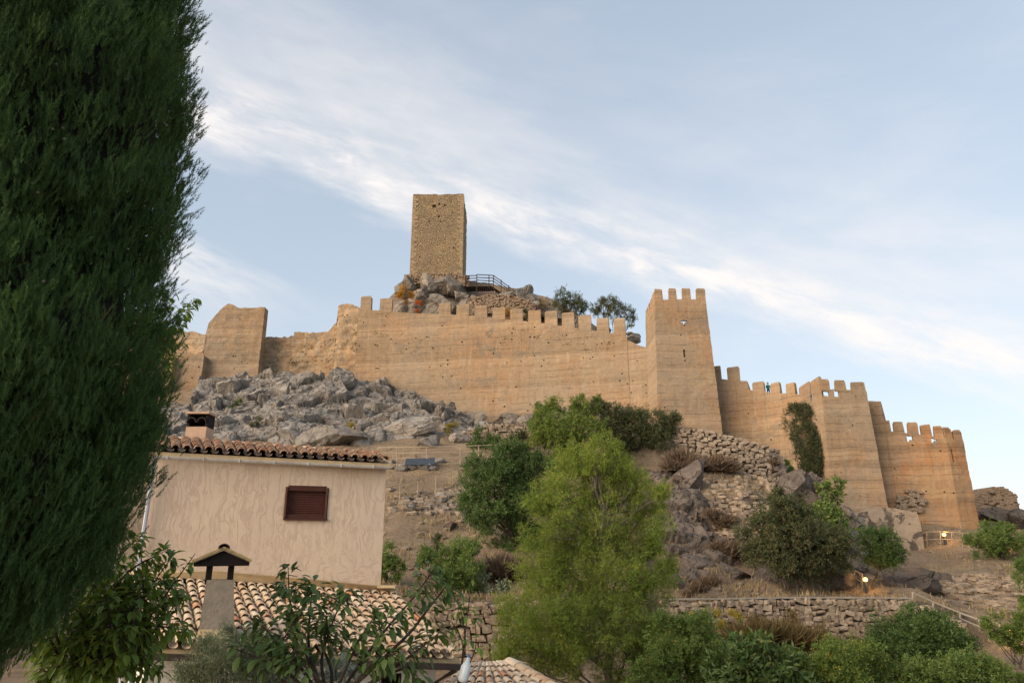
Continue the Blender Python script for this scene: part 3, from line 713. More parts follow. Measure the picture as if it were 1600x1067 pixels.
bp = pts3([(272, 549, 98.6), (300, 552, 98.6), (319, 556, 98.6)])
bt = thing('buttress', 'smooth earth buttress below the left rubble wall, beside the grey boulders', 'wall', (bp[0][0], bp[0][1], zt(bp[0][0], bp[0][1])[0]))
wall_body('wall_body', bp, M['tapia'], bt, 2.5, 0.05, 0.32, None, 0.006, seed=8, jag=0.1, rough=0.08)
bp = pts3([(215, 575, 97.6), (250, 566, 97.6), (273, 556, 97.6)])
bt = thing('buttress', 'stony sloping buttress touching the edge of the cypress', 'wall', (bp[0][0], bp[0][1], zt(bp[0][0], bp[0][1])[0]))
wall_body('wall_body', bp, M['masonry'], bt, 2.5, 0.12, 0.32, None, 0.0, seed=9, jag=0.15, rough=0.16)

# --- the square tower and the walls running right from it
tower('square_tower', 'tall square earth tower with four merlons on its front', (1023, 469, 86), (1102.5, 467, 86), 6.6, M['tapia'],
      [(1023, 1036, 452), (1045, 1058, 451), (1066, 1080, 450.5), (1088, 1102.5, 450)], [(1009, 1011.5, 482), (1012.5, 1015, 474), (1016, 1018.6, 467), (1019.5, 1023, 457)],
      floor=3.4, drop=3.2, thick=0.32, through=[(1068.5, 502.5, 5, 1.8), (1069, 506, 2.4, 3.4)], slit=[(1068, 553, 1.75, 5.5)], seed=11, cell=0.25, holes=0.003)
wp = pts3([(1108, 589, 89), (1128, 592, 88.7), (1158, 595, 88.1), (1167, 595.5, 87.9), (1170.5, 609, 87.8), (1200, 613, 86.6), (1252, 616, 83.2), (1262, 617, 82.6)])
mw = thing('curtain_wall', 'stepped battlemented wall between the square tower and the corner tower, creeper hanging down it', 'wall', (wp[0][0], wp[0][1], zt(wp[0][0], wp[0][1])[0]))
w = wall_body('wall_body', wp, M['tapia'], mw, 0.7, 0.03, 0.3, None, 0.003, seed=12, jag=0.03)
merlons(mw, w, [(1116, 1128, 571), (1137, 1157, 573), (1176, 1195, 595.5), (1204, 1219, 597), (1228, 1243, 598)], M['tapia'], 0.5)
q = np.array(wp); nmq = mitre(q); i_ = q[:, :2] - nmq * 0.75; o_ = q[:, :2] - nmq * 2.2; zz = q[:, 2] - 0.55
g_ = np.stack([np.c_[i_, zz - 9], np.c_[i_, zz], np.c_[o_, zz], np.c_[o_, zz - 9]], 1)
MB().grid(g_).build('wall_walk', M['tapia'], mw)
tower('corner_tower', 'squat corner tower with round holes in its parapet, right of the creeper', (1283, 607, 78), (1353.5, 610, 78), 6.2, M['tapia'],
      [(1284, 1297, 592), (1305, 1323, 593.5), (1330, 1353, 596.5)], [(1250, 1266, 601), (1268, 1282.5, 592)], thick=0.3, floor=2.6, drop=2.4, cell=0.27,
      through=[(1290, 615, 4.4, 3.6), (1308, 614, 4.2, 4.6), (1268, 621, 2.2, 5)], seed=13, holes=0.0025, batter=0.03)
E = P(1505, 688, 79.3)
ep = pts3([(1340, 626, 81), (1358, 626, 80.6), (1376, 627, 80.3), (1382, 655, 80.2), (1387, 673, 80.1), (1440, 679, 79.4), (1478, 684, 78.9), (1505, 688, 79.3)]) + [back(E, 4.5)]
ew = thing('curtain_wall', 'orange battlemented wall at the right end of the castle', 'wall', (ep[0][0], ep[0][1], zt(ep[0][0], ep[0][1])[0]))
w = wall_body('wall_body', ep, M['tapia_orange'], ew, 0.4, 0.012, 0.3, None, 0.003, [(1421, 685, 3.6, 4.6), (1459, 688, 3.2, 4.0)], 0.03, 0.05, seed=14, slit=[(1489, 712, 1.5, 9)])
merlons(ew, w, [(1382, 1393, 656), (1397, 1414, 658), (1419, 1436, 660), (1440, 1457, 662.5), (1460, 1475, 664.5), (1477, 1489, 668), (1492, 1504.5, 671)], M['tapia_orange'], 0.38,
        np.arange(0, int(np.argmax(w['px'])) + 1))
q = np.array(ep[:-1]); nmq = mitre(q); i_ = q[:, :2] - nmq * 0.45; o_ = q[:, :2] - nmq * 1.9; zz = np.minimum(q[:, 2], P(1420, 677, 79.6)[2]) - 1.5
MB().grid(np.stack([np.c_[i_, zz - 9], np.c_[i_, zz], np.c_[o_, zz], np.c_[o_, zz - 9]], 1)).build('wall_walk', M['tapia_orange'], ew)
# patch of bare rubble low in that wall
def rough_block(seed, n_=3):
    """one irregular stone about 1 unit across: a rounded, jittered box of 48 triangles"""
    r_ = np.random.default_rng(seed); a = np.linspace(-1, 1, 3); V = []; idx = {}; Fq = []
    def vid(p):
        k = tuple(np.round(p, 3))
        if k not in idx:
            v = np.array(p, float); ln = np.linalg.norm(v); v = v * (0.72 + 0.28 / max(ln, 1)) * 0.5
            idx[k] = len(V); V.append(v + r_.uniform(-0.10, 0.10, 3))
        return idx[k]
    for ax in range(3):
        for s_ in (-1, 1):
            for i in range(2):
                for j in range(2):
                    q = []
                    for (u, v) in ((a[i], a[j]), (a[i + 1], a[j]), (a[i + 1], a[j + 1]), (a[i], a[j + 1])):
                        p = [0, 0, 0]; p[ax] = s_; p[(ax + 1) % 3] = u; p[(ax + 2) % 3] = v; q.append(vid(p))
                    Fq.append(q if s_ > 0 else q[::-1])
    return np.array(V), np.array(Fq)
BLOCKS = [rough_block(i) for i in range(12)]
def block_meshes(mat_): return [raw_mesh('stone', v, f, mat_) for v, f in BLOCKS]
r = np.random.default_rng(15); m = MB()
for k in range(85):
    px, py = r.uniform(1400, 1447), r.uniform(766, 803)
    if (px - 1424) ** 2 / 24 ** 2 + (py - 784) ** 2 / 20 ** 2 > 1 + r.uniform(-.3, .2): continue
    Yw = np.interp(px, [1383, 1440, 1478], [80.1, 79.4, 78.9]) - 0.17
    v, f = BLOCKS[k % 12]; m.add(P(px, py, Yw) + v * [r.uniform(.3, .6), 0.35, r.uniform(.18, .34)], f)
m.build('bare_rubble', M['stone_pale'], ew)
rp = pts3([(1518, 778, 93), (1530, 770, 93), (1546, 771, 93), (1549, 758, 93), (1556, 756, 93), (1566, 758, 93), (1576, 767, 93), (1587, 771, 93), (1589, 778, 93)])
ru = thing('ruined_tower', 'crumbling masonry stump beyond the right end of the castle', 'tower', (rp[0][0], rp[0][1], zt(rp[0][0], rp[0][1])[0]))
wall_body('tower_wall', rp, M['stone_ruin'], ru, 4.0, 0.02, 0.28, None, 0.0, seed=16, jag=0.35, rough=0.3)
m = MB(); r = np.random.default_rng(17)
for k in range(240):
    px, py = r.uniform(1522, 1588), r.uniform(762, 812)
    if py < np.interp(px, [1518, 1530, 1546, 1549, 1566, 1576, 1588], [780, 772, 772, 759, 759, 768, 773]): continue
    v, f = BLOCKS[k % 12]; m.add(P(px, py, 92.85) + v * [r.uniform(.35, .8), 0.5, r.uniform(.2, .4)], f)
tag(m.build('rubble_facing', M['stone_ruin'], ru), kind='stuff')
op = pts3([(1343, 812, 74.6), (1350, 799, 74.6), (1366, 794, 74.6), (1400, 794, 74.6), (1432, 800, 74.4), (1438, 816, 74.3)])
ob = thing('retaining_block', 'blotched grey rendered block at the foot of the castle walls', 'wall', (op[0][0], op[0][1], zt(op[0][0], op[0][1])[0]))
wall_body('wall_body', op, M['old_plaster'], ob, 2.5, 0.05, 0.3, P(1390, 885, 74.5)[2], 0.004, seed=18, jag=0.12, rough=0.14)
# ------------------------------------------------------------------ boulders and outcrops: pieces of the hillside
def ico(sub):
    t = (1 + 5 ** .5) / 2
    V = [(-1, t, 0), (1, t, 0), (-1, -t, 0), (1, -t, 0), (0, -1, t), (0, 1, t), (0, -1, -t), (0, 1, -t), (t, 0, -1), (t, 0, 1), (-t, 0, -1), (-t, 0, 1)]
    Fq = [(0, 11, 5), (0, 5, 1), (0, 1, 7), (0, 7, 10), (0, 10, 11), (1, 5, 9), (5, 11, 4), (11, 10, 2), (10, 7, 6), (7, 1, 8), (3, 9, 4), (3, 4, 2), (3, 2, 6), (3, 6, 8), (3, 8, 9), (4, 9, 5), (2, 4, 11), (6, 2, 10), (8, 6, 7), (9, 8, 1)]
    V = [unit(v) for v in V]
    for _ in range(sub):
        c = {}; N = []
        def mid(a, b):
            k = (min(a, b), max(a, b))
            if k not in c: c[k] = len(V); V.append(unit(V[a] + V[b]))
            return c[k]
        for a, b, d in Fq:
            x, y, z = mid(a, b), mid(b, d), mid(d, a); N += [(a, x, z), (b, y, x), (d, z, y), (x, y, z)]
        Fq = N
    return np.array(V), np.array(Fq)
ICO = {k: ico(k) for k in (1, 2, 3, 4)}
def rock_shape(seed, sub=3, cuts=15, rough=0.05, lo=0.42, hi=0.95):
    """an angular limestone block: a ball cut by planes, then broken up"""
    r_ = np.random.default_rng(seed); V, Fq = ICO[sub]; V = V.copy()
    B = [unit(r_.normal(size=3)) for _ in range(3)]
    for k in range(cuts):
        n = unit(B[k % 3] * r_.choice([-1, 1]) + r_.normal(size=3) * 0.45) if k < 9 else unit(r_.normal(size=3))
        d = r_.uniform(lo, hi); e = V @ n - d; V -= np.maximum(e, 0)[:, None] * n
    V *= (1 + fbm(V * 2.2 + seed, 4, seed) * 2.2 * rough + fbm(V * 7 + seed, 3, seed + 3) * rough)[:, None]
    # bedding joints: thin grooves
    jn = B[0]; h = (V @ jn) * 3.2 + fbm(V * 1.5 + seed, 2, seed) * 0.6; g = np.abs(h - np.round(h))
    V *= (1 - 0.07 * np.clip(1 - g / 0.09, 0, 1))[:, None]
    return V / np.abs(V).max(0), Fq
ROCKS = [rock_shape(100 + i) for i in range(14)]
SMALL = [rock_shape(300 + i, 2, 9, 0.06) for i in range(8)]
def rock_set(mat_): return [raw_mesh('boulder', v, f, mat_) for v, f in ROCKS]
RK = {k: rock_set(M[k]) for k in ('limestone', 'dark_rock', 'crag')}
rr = np.random.default_rng(77)
def rotz(a): c, s = math.cos(a), math.sin(a); return np.array([[c, -s, 0], [s, c, 0], [0, 0, 1]])
def rotax(v, a): return np.array(Matrix.Rotation(a, 3, Vector(v)))
def boulder(px, py, rx, ry, kind='limestone', Y=None, tilt=0.25, var=None, dep=0.8, bury=0.35, spin=None):
    """a boulder whose middle is seen at (px, py), rx by ry pixels half-size"""
    if Y is None:
        g = G(px, py + ry * 0.6); Y = g[1] if g is not None else 90
    p = P(px, py, Y + max(rx, ry) * pxm(Y) * bury); k = pxm(p[1])
    v = rr.integers(0, 14) if var is None else var
    a = spin if spin is not None else rr.uniform(0, 6.28)
    rot = rotax((0, 1, 0), rr.uniform(-tilt, tilt)) @ rotax((1, 0, 0), rr.uniform(-.2, .2))
    me = RK[kind][v]
    # turn the shape first, then stretch it to the size seen
    o = link('boulder', me, hill, p)
    S = np.diag([rx * k * 1.12, max(rx, ry) * k * dep, ry * k * 1.08])
    o.matrix_basis = Matrix.Translation(Vector(p - wpos(hill))) @ Matrix((rot @ S @ np.array(Matrix.Rotation(a, 3, 'Z'))).tolist()).to_4x4()
    return o
# fractured bedrock: a sheet of broken, tilted blocks standing out of the slope
def bedrock(mat_, x0, x1, y0, y1, st, mask, amp, cs, seed, nrm_=(0, -.72, .69), squash=(1, 1, 1.6), lift=0.0):
    r_ = np.random.default_rng(seed); xs = np.arange(x0, x1, st); ys = np.arange(y0, y1, st * .8)
    X, Y = np.meshgrid(xs, ys, indexing='ij'); Z = zt(X.ravel(), Y.ravel()).reshape(X.shape); p = np.stack([X, Y, Z], -1).reshape(-1, 3)
    pr = np.stack(proj(p.T), -1); m_ = mask(pr[:, 0], pr[:, 1], p); disp = np.zeros(len(p))
    for lvl, (c_, a_, gap) in enumerate(((cs, amp, .07), (cs * .42, amp * .26, .09), (cs * .18, amp * .07, .12))):
        q = (p + np.stack([fbm(p * .5 / c_ + s_, 3, seed + s_) for s_ in (1, 2, 3)], -1) * c_ * .55) * squash / c_
        # one jittered seed per grid cell; nearest and second nearest
        b_ = np.floor(q).astype(np.int64); d1 = np.full(len(p), 9.); d2 = d1.copy(); idn = np.zeros((len(p), 3)); 
        for dx in (-1, 0, 1):
            for dy in (-1, 0, 1):
                for dz in (-1, 0, 1):
                    c = b_ + [dx, dy, dz]; sd = c + np.stack([_hash(c[:, 0], c[:, 1], c[:, 2], seed + k + 7 * lvl) for k in range(3)], -1)
                    d = np.linalg.norm(q - sd, axis=1); n1 = d < d1; d2 = np.where(n1, d1, np.minimum(d2, d)); d1 = np.where(n1, d, d1); idn[n1] = sd[n1]
        ids = np.floor(idn * 97).astype(np.int64); h = [_hash(ids[:, 0], ids[:, 1], ids[:, 2], seed + 50 + k) for k in range(4)]
        loc = q - idn; tilt = (loc * (np.stack(h[1:], -1) - .5)).sum(-1) * 1.5
        e = d2 - d1; disp += a_ * (h[0] - .3 + tilt) - a_ * .55 * np.clip(1 - e / gap, 0, 1)
    disp += fbm(p * 1.7, 4, seed + 9) * .12
    off = (disp + lift) * m_ + (m_ - 1) * 1.3
    V = p + off[:, None] * np.array(nrm_)
    nx, ny = X.shape; keep = (m_ > .03).reshape(nx, ny); kq = keep[:-1, :-1] | keep[1:, 1:]
    i, j = np.nonzero(kq); a = i * ny + j; Fq = np.stack([a, a + ny, a + ny + 1, a + 1], -1)
    used = np.unique(Fq); mp = np.zeros(len(V), np.int64); mp[used] = np.arange(len(used))
    return part('bedrock', V[used], mp[Fq], mat_, hill)
def soft(px, py, xs, top, bot, f=12):
    t, b = np.interp(px, xs, top), np.interp(px, xs, bot); return np.minimum(sstep(-f, f, py - t), sstep(-2, 3.2 * f, b - py))
bedrock(M['limestone'], -46, -1, 75.5, 99.5, .17, lambda x, y, p: soft(x, y, [215, 240, 300, 322, 345, 405, 440, 500, 545, 600, 625, 680, 740, 800], [650, 632, 645, 575, 566, 566, 580, 600, 575, 578, 605, 635, 655, 690], [712, 712, 712, 712, 712, 712, 712, 710, 708, 706, 702, 702, 690, 694])
        * sstep(-.50, -.12, fbm(p * .22, 3, 71) + .25), 1.35, 3.3, 61, lift=1.3)
bedrock(M['dark_rock'], 9, 34, 49, 73, .15, lambda x, y, p: soft(x, y, [1030, 1055, 1088, 1106, 1190, 1215, 1345, 1480], [735, 735, 745, 835, 842, 790, 872, 900], [934, 934, 934, 934, 932, 931, 928, 926]) * sstep(-.42, -.08, fbm(p * .3, 3, 72) + .1) , 1.1, 2.9, 62, squash=(1, 1, 2.0))
# grey band below the left walls
LB = [(340,604,24,16),(372,580,20,17),(402,586,18,24),(330,606,16,10),(352,603,22,13),(392,604,17,13),(333,628,22,18),(362,634,20,14),(438,600,22,27),(420,626,34,20),(458,634,34,24),
 (500,606,38,20),(538,612,28,24),(478,650,50,22),(524,656,36,22),(436,662,36,22),(402,664,26,16),(374,662,24,16),(344,655,26,14),(300,634,24,12),(262,652,24,20),(288,648,26,18),(246,630,16,12),
 (568,602,22,28),(598,606,18,30),(588,640,24,26),(570,658,16,20),(552,585,14,14),(594,582,10,16),(612,580,9,10),(634,630,16,16),(648,610,10,14),(656,648,28,18),(664,624,18,13),(694,634,14,15),(680,650,22,13),
 (628,676,58,20),(672,680,44,18),(470,690,64,22),(520,690,50,20),(408,690,40,20),(440,694,34,22),(560,690,30,14),(590,672,20,12),(350,690,40,14),(380,700,34,12),(258,686,30,12),
 (712,640,14,12),(735,652,14,10),(722,678,22,9),(770,672,26,8),(700,670,12,12),(842,636,12,14),(866,640,10,9),(905,634,10,8),(958,636,12,10),(985,638,18,12),(930,645,14,9),(815,655,20,9),
 (1010,648,14,9),(880,655,18,9)]
for i_, q in enumerate(LB):
    if i_ % 3 == 0: boulder(*q, kind='limestone', dep=0.7, bury=.9)
for k in range(10):                                    # lesser blocks between them
    px, py = rr.uniform(235, 740), rr.uniform(590, 712)
    s = rr.uniform(6, 15); boulder(px, py, s * 1.25, s * 0.8, 'limestone')
# the crag under the keep
CR = [(628,452,11,16),(640,446,12,16),(655,470,16,18),(668,446,18,20),(664,462,14,14),(711,448,19,18),(690,446,15,14),(690,478,22,18),(672,488,20,14),(706,480,16,14),(733,486,14,20),(648,486,18,10),(628,480,12,16),
 (722,466,14,10),(740,470,12,8),(812,462,14,12),(823,456,10,12),(832,468,10,14),(838,480,12,10),(770,492,16,8),(852,492,14,8),(790,462,14,8),(875,497,14,7),(905,507,14,7),(940,514,14,7),(984,522,9,5),(992,530,12,8)]
for (px, py, rx, ry) in CR:
    Yc = 110.5 + (490 - py) * 0.035
    if px > 780: Yc -= 3
    if px > 890: Yc = 104 if px < 960 else 97
    boulder(px, py, rx * 1.1, ry * 1.1, 'crag' if px < 760 else 'limestone', Yc, dep=0.85, tilt=.1)
for k in range(22):                                    # pale rocks along the foot of the curtain wall
    px = rr.uniform(640, 1012); py = np.interp(px, [640, 760, 900, 1012], [636, 660, 648, 642]) + rr.uniform(-8, 8); s = rr.uniform(6, 15)
    boulder(px, py, s * 1.3, s * 0.8, 'crag', dep=0.7)
# dark cliff on the right
DC = [(1080,755,32,32,62.5),(1064,800,20,34,59),(1082,812,24,44,59),(1075,850,34,30,56),(1085,895,36,26,53),(1130,860,34,28,57),(1140,905,40,24,53),(1242,762,32,30,65),(1232,790,22,22,64.5),(1264,792,20,26,65),
 (1262,826,18,20,63),(1276,758,14,20,66),(1196,906,36,28,53),(1262,898,52,34,53),(1306,908,36,24,52.5),(1228,918,40,18,51.5),(1180,868,26,14,57),(1160,838,28,10,59),(1418,908,34,22,56),(1440,918,30,18,54),(1384,916,22,16,54),
 (1462,905,20,14,57),(702,822,13,12,None),(1190,800,14,8,64),(1210,850,20,14,59),(1330,880,18,14,60),(1300,850,16,12,66),(800,880,24,16,52),(780,905,24,14,48),(745,872,18,16,51),(1560,808,24,14,88),(1595,812,18,16,86),(1535,806,14,10,90),(1050,905,20,22,50)]
for (px, py, rx, ry, Y) in DC: boulder(px, py, rx, ry, 'dark_rock', Y, dep=0.8, tilt=0.18, bury=.6)
# pale blocks below the corner tower and beside the path
for (px, py, rx, ry) in [(1318,800,16,12),(1335,812,14,12),(1312,825,14,12),(1330,838,16,10),(1350,845,14,10),(1322,858,14,9),(1342,865,12,8),(1365,872,16,10),(1300,812,12,10),(1380,880,14,8),(1326,775,10,8),(1350,825,12,9),(1385,862,14,9),(1402,872,12,8)]:
    boulder(px, py, rx, ry, 'limestone')
for k in range(34):
    px, py = (rr.uniform(605, 730), rr.uniform(770, 800)) if k < 18 else (rr.uniform(605, 700), rr.uniform(720, 735))
    s = rr.uniform(4, 9); boulder(px, py, s * 1.2, s * 0.75, 'limestone')

# ------------------------------------------------------------------ dry-stone walls: every stone its own object
SM = block_meshes(M['stone']); SMP = block_meshes(M['stone_pale'])
def dry_wall(t, path, hgt, sw, sh, meshes, limit=300, core=True, zoff=0.0, seed=1, lean=0.08, keep=None, dep=0.5):
    """path: world points along the top edge (left to right); hgt(s 0..1) wall height there; sw, sh mean stone width and height"""
    r_ = np.random.default_rng(seed); path = np.asarray(path, float)
    seg = np.r_[0, np.cumsum(np.linalg.norm(np.diff(path, axis=0), axis=1))]; Lt = seg[-1]
    def at(s): return np.array([np.interp(s, seg, path[:, k]) for k in range(3)])
    items = []
    hmax = max(hgt(u) for u in np.linspace(0, 1, 20)); d = 0.0
    while d < hmax - 0.05:
        h = sh * r_.uniform(0.75, 1.3); s = -r_.uniform(0, sw)
        while s < Lt:
            wd = sw * r_.uniform(0.55, 1.6); c = min(max(s + wd / 2, 0), Lt)
            if d + h * 0.4 < hgt(c / Lt): items.append((c, d + h / 2 + r_.uniform(-.25, .25) * h, wd, h * r_.uniform(.7, 1.3)))
            s += wd
        d += h
    if core:
        cs = np.linspace(0, Lt, 24); q = np.array([at(x) for x in cs]); tg = np.gradient(q[:, :2], axis=0); tg /= np.linalg.norm(tg, axis=1)[:, None]; nn = np.c_[tg[:, 1], -tg[:, 0]]
        hh = np.array([hgt(x / Lt) for x in cs])[:, None]
        fr = np.c_[q[:, :2] - nn * 0.10, q[:, 2] - 0.12]; fb = np.c_[q[:, :2] + nn * (lean * hh - 0.10), q[:, 2] - hh[:, 0] - 0.8]; bk = np.c_[q[:, :2] - nn * 0.9, q[:, 2] - 0.14]
        MB().grid(np.stack([fb, fr, bk], 1), flip=True).build('wall_core', M['joint'], t)
    order = r_.permutation(len(items)) if keep is None else np.argsort([-keep(*at(i[0])[:2]) for i in items])
    rest = MB(); nr_ = 0
    for c_, oi in enumerate(order):
        s, dd, wd, h = items[oi]; p = at(s); q = at(min(s + .3, Lt)) - at(max(s - .3, 0)); tx = unit([q[0], q[1], 0]); nn = np.array([tx[1], -tx[0], 0])
        pos = p + nn * (lean * dd + r_.uniform(-.06, .05)) - [0, 0, dd]
        rot = np.array([tx, -nn, [0, 0, 1.0]]).T @ rotax((0, 1, 0), r_.uniform(-.28, .28)) @ rotax((0, 0, 1), r_.uniform(-.2, .2))
        sc3 = (wd * .98, dep * r_.uniform(.8, 1.25), h * .98)
        if c_ < limit: place('stone', meshes[r_.integers(0, 12)], t, pos, rot, sc3)
        else:
            v, f = BLOCKS[r_.integers(0, 12)]; rest.add(pos + (v * sc3) @ rot.T, f); nr_ += 1
    if nr_: tag(rest.build('stones', meshes[0].materials[0], t), kind='stuff')
def cap_strip(t, path, name, mat_, w_=0.45, h_=0.07):
    m = MB(); path = np.asarray(path)
    for a, b in zip(path[:-1], path[1:]): m.bar(a + [0, 0.12, 0.06], b + [0, 0.12, 0.06], w_, h_)
    m.build(name, mat_, t)
# long terrace wall, seen right of the willow
tw = pts3([(1035, 938, 45.4), (1120, 937, 46.2), (1250, 935, 47.2), (1340, 935, 47.6), (1425, 936, 48.1)])
t = thing('terrace_wall', 'long level dry stone terrace wall right of the willow, under the dark cliff', 'wall', (tw[0][0], tw[0][1], LOW + EYE))
dry_wall(t, tw, lambda u: 2.25 - 0.35 * (u > .95), 0.44, 0.29, SM, 300, seed=21, dep=0.5)
cap_strip(t, tw, 'cap', M['concrete'])
t = thing('retaining_wall', 'short dry stone wall stepping down the slope at the end of the long terrace wall', 'wall', P(1430, 960, 48))
tw = pts3([(1426, 940, 48.1), (1450, 946, 47.6), (1475, 958, 46.8), (1500, 972, 45.9)])
dry_wall(t, tw, lambda u: 1.6 - 0.9 * u, 0.5, 0.3, SM, 300, seed=22)
# taller terrace wall left of the willow
tw = pts3([(672, 946, 39.8), (705, 942, 40), (760, 940, 40), (800, 940, 40.4), (850, 940, 41)])
t = thing('terrace_wall', 'tall rough dry stone wall between the tiled roof and the willow', 'wall', (tw[0][0], tw[0][1], LOW + EYE))
dry_wall(t, tw, lambda u: 3.4, 0.46, 0.28, SM, 300, seed=23)
# curved retaining wall under the square tower
tw = pts3([(1040, 666, 73.8), (1080, 669, 72.2), (1120, 676, 71.2), (1160, 686, 70.6), (1195, 697, 70.4), (1214, 707, 71)])
t = thing('retaining_wall', 'curved dry stone retaining wall of large pale stones at the foot of the square tower', 'wall', (tw[0][0], tw[0][1], zt(tw[0][0], tw[0][1])[0]))
dry_wall(t, tw, lambda u: 3.0 + 2.3 * u - 0.6 * (u > .9), 0.52, 0.34, SMP, 300, seed=24, lean=0.2, dep=0.7)
# fallen flat stones on the cliff below it
def scatter_stones(t, n, box, sw, sh, meshes, seed, y_off=0.0, inside=None):
    r_ = np.random.default_rng(seed)
    for k in range(n):
        px, py = r_.uniform(box[0], box[1]), r_.uniform(box[2], box[3])
        if inside and not inside(px, py): continue
        g = G(px, py)
        if g is None: continue
        nn = nrm(g[0], g[1]); rot = rotz(r_.uniform(-.5, .5)) @ rotax((0, 1, 0), r_.uniform(-.15, .15))
        place('stone', meshes[r_.integers(0, 12)], t, g + nn * 0.05, rot, (sw * r_.uniform(.6, 1.5), sw * r_.uniform(.7, 1.2), sh * r_.uniform(.6, 1.4)))
scatter_stones(hill, 230, (1098, 1232, 738, 845), 0.6, 0.30, SM, 25, inside=lambda x, y: y > 742 + 0.0 * x and x - 1098 > (y - 800) * 0.35)
t = thing('collapsed_wall', 'tumbled flat stones of a collapsed dry stone wall on the bare right slope', 'wall', P(1480, 960, 46))
scatter_stones(t, 170, (1468, 1600, 897, 962), 0.75, 0.26, SM, 26, inside=lambda x, y: y > 893 + (x - 1468) * 0.08 and y < 930 + (x - 1468) * 0.3)
scatter_stones(hill, 90, (606, 735, 765, 805), 0.6, 0.3, SMP, 27)
t = thing('rubble_wall', 'dark low rubble wall above the path, left of the green shrubs', 'wall', P(720, 680, 77))
tw = pts3([(708, 682, 79), (740, 668, 79.5), (790, 661, 80), (850, 662, 80.5)])
dry_wall(t, tw, lambda u: 1.3 + 0.9 * (1 - u), 0.5, 0.28, SM, 300, seed=28)
# retaining wall of the keep's terrace
tw = pts3([(735, 466, 107.5), (765, 461, 107.2), (800, 462, 107), (828, 470, 106.8), (834, 476, 106.8)])
t = thing('retaining_wall', 'rubble retaining wall beside the keep, below the wooden stairs', 'wall', (tw[0][0], tw[0][1], zt(tw[0][0], tw[0][1])[0]))
dry_wall(t, tw, lambda u: 3.2, 0.55, 0.32, block_meshes(M['stone_ruin']), 300, seed=29, dep=0.6)
tw = pts3([(634, 430, 113.0), (660, 427, 112.9), (700, 428, 112.8), (732, 432, 112.8)])
dry_wall(keep, tw, lambda u: 2.0, 0.6, 0.36, block_meshes(M['stone_ruin']), 110, seed=30, dep=0.6, core=False)
# loose stones and dry grass all over the slopes
r = np.random.default_rng(41); m = MB(); n_ = 0
V2, F2 = ICO[1]
px = r.uniform(232, 1600, 9000); py = r.uniform(590, 1010, 9000)
hits = []
for a, b in zip(px[:1900], py[:1900]):
    g = G(a, b)
    if g is not None and g[2] > EYE + LOW + 0.6: hits.append(g)
hits = np.array(hits)
sel = hits[r.random(len(hits)) < 0.75]
for g in sel:
    s = r.uniform(0.06, 0.24); v = V2 * [s * r.uniform(.8, 1.5), s, s * .6] * (1 + r.uniform(-.2, .2, (len(V2), 1))); m.add(g + v + [0, 0, s * .2], F2)
tag(m.build('loose_stones', M['stone_pale']), kind='stuff')
V, Fq, T = [], [], []; k = 0
base = np.concatenate([hits[r.integers(0, len(hits), 1)] + r.normal(0, .5, (22, 3)) * [1, 1, 0] if False else hits[[i]] + np.c_[r.normal(0, .45, (14, 2)), np.zeros(14)] for i in range(len(hits))])
base[:, 2] = zt(base[:, 0], base[:, 1]); N_ = len(base)
h_ = r.uniform(.12, .42, N_); an = r.uniform(0, 6.28, N_); tip = base + np.c_[np.cos(an) * h_ * .5, np.sin(an) * h_ * .5, h_]
sd = np.c_[-np.sin(an), np.cos(an), np.zeros(N_)] * .05
V = np.stack([base - sd - [0, 0, .05], base + sd - [0, 0, .05], tip], 1).reshape(-1, 3)
tag(part('dry_grass', V, np.arange(3 * N_).reshape(-1, 3), L['straw'], tint=np.repeat(r.random(N_), 3)), kind='stuff')
# ------------------------------------------------------------------ village houses in front
def tile_mesh(name, mat_, r0=0.5, r1=0.4, thick=0.15, seg=6):
    """half-round clay tile: unit width and unit length along +y (up the slope), 48 triangles"""
    V = []; th = np.linspace(0, math.pi, seg + 1)
    for (y, ra) in ((0, r0), (1, r1)):
        for rad in (ra, ra - thick):
            V += [(-math.cos(a) * rad, y, math.sin(a) * rad * 0.82) for a in th]
    k = seg + 1; Fq = []
    for i in range(seg):
        Fq += [(i, i + 1, 2 * k + i + 1, 2 * k + i), (k + i, 3 * k + i, 3 * k + i + 1, k + i + 1), (i, k + i, k + i + 1, i + 1), (2 * k + i, 2 * k + i + 1, 3 * k + i + 1, 3 * k + i)]
    me = raw_mesh(name, V, np.array(Fq), mat_, True)
    return me
def bil(C, u, v):
    EL, ER, RL, RR = C; return (EL * (1 - u) + ER * u) * (1 - v) + (RL * (1 - u) + RR * u) * v
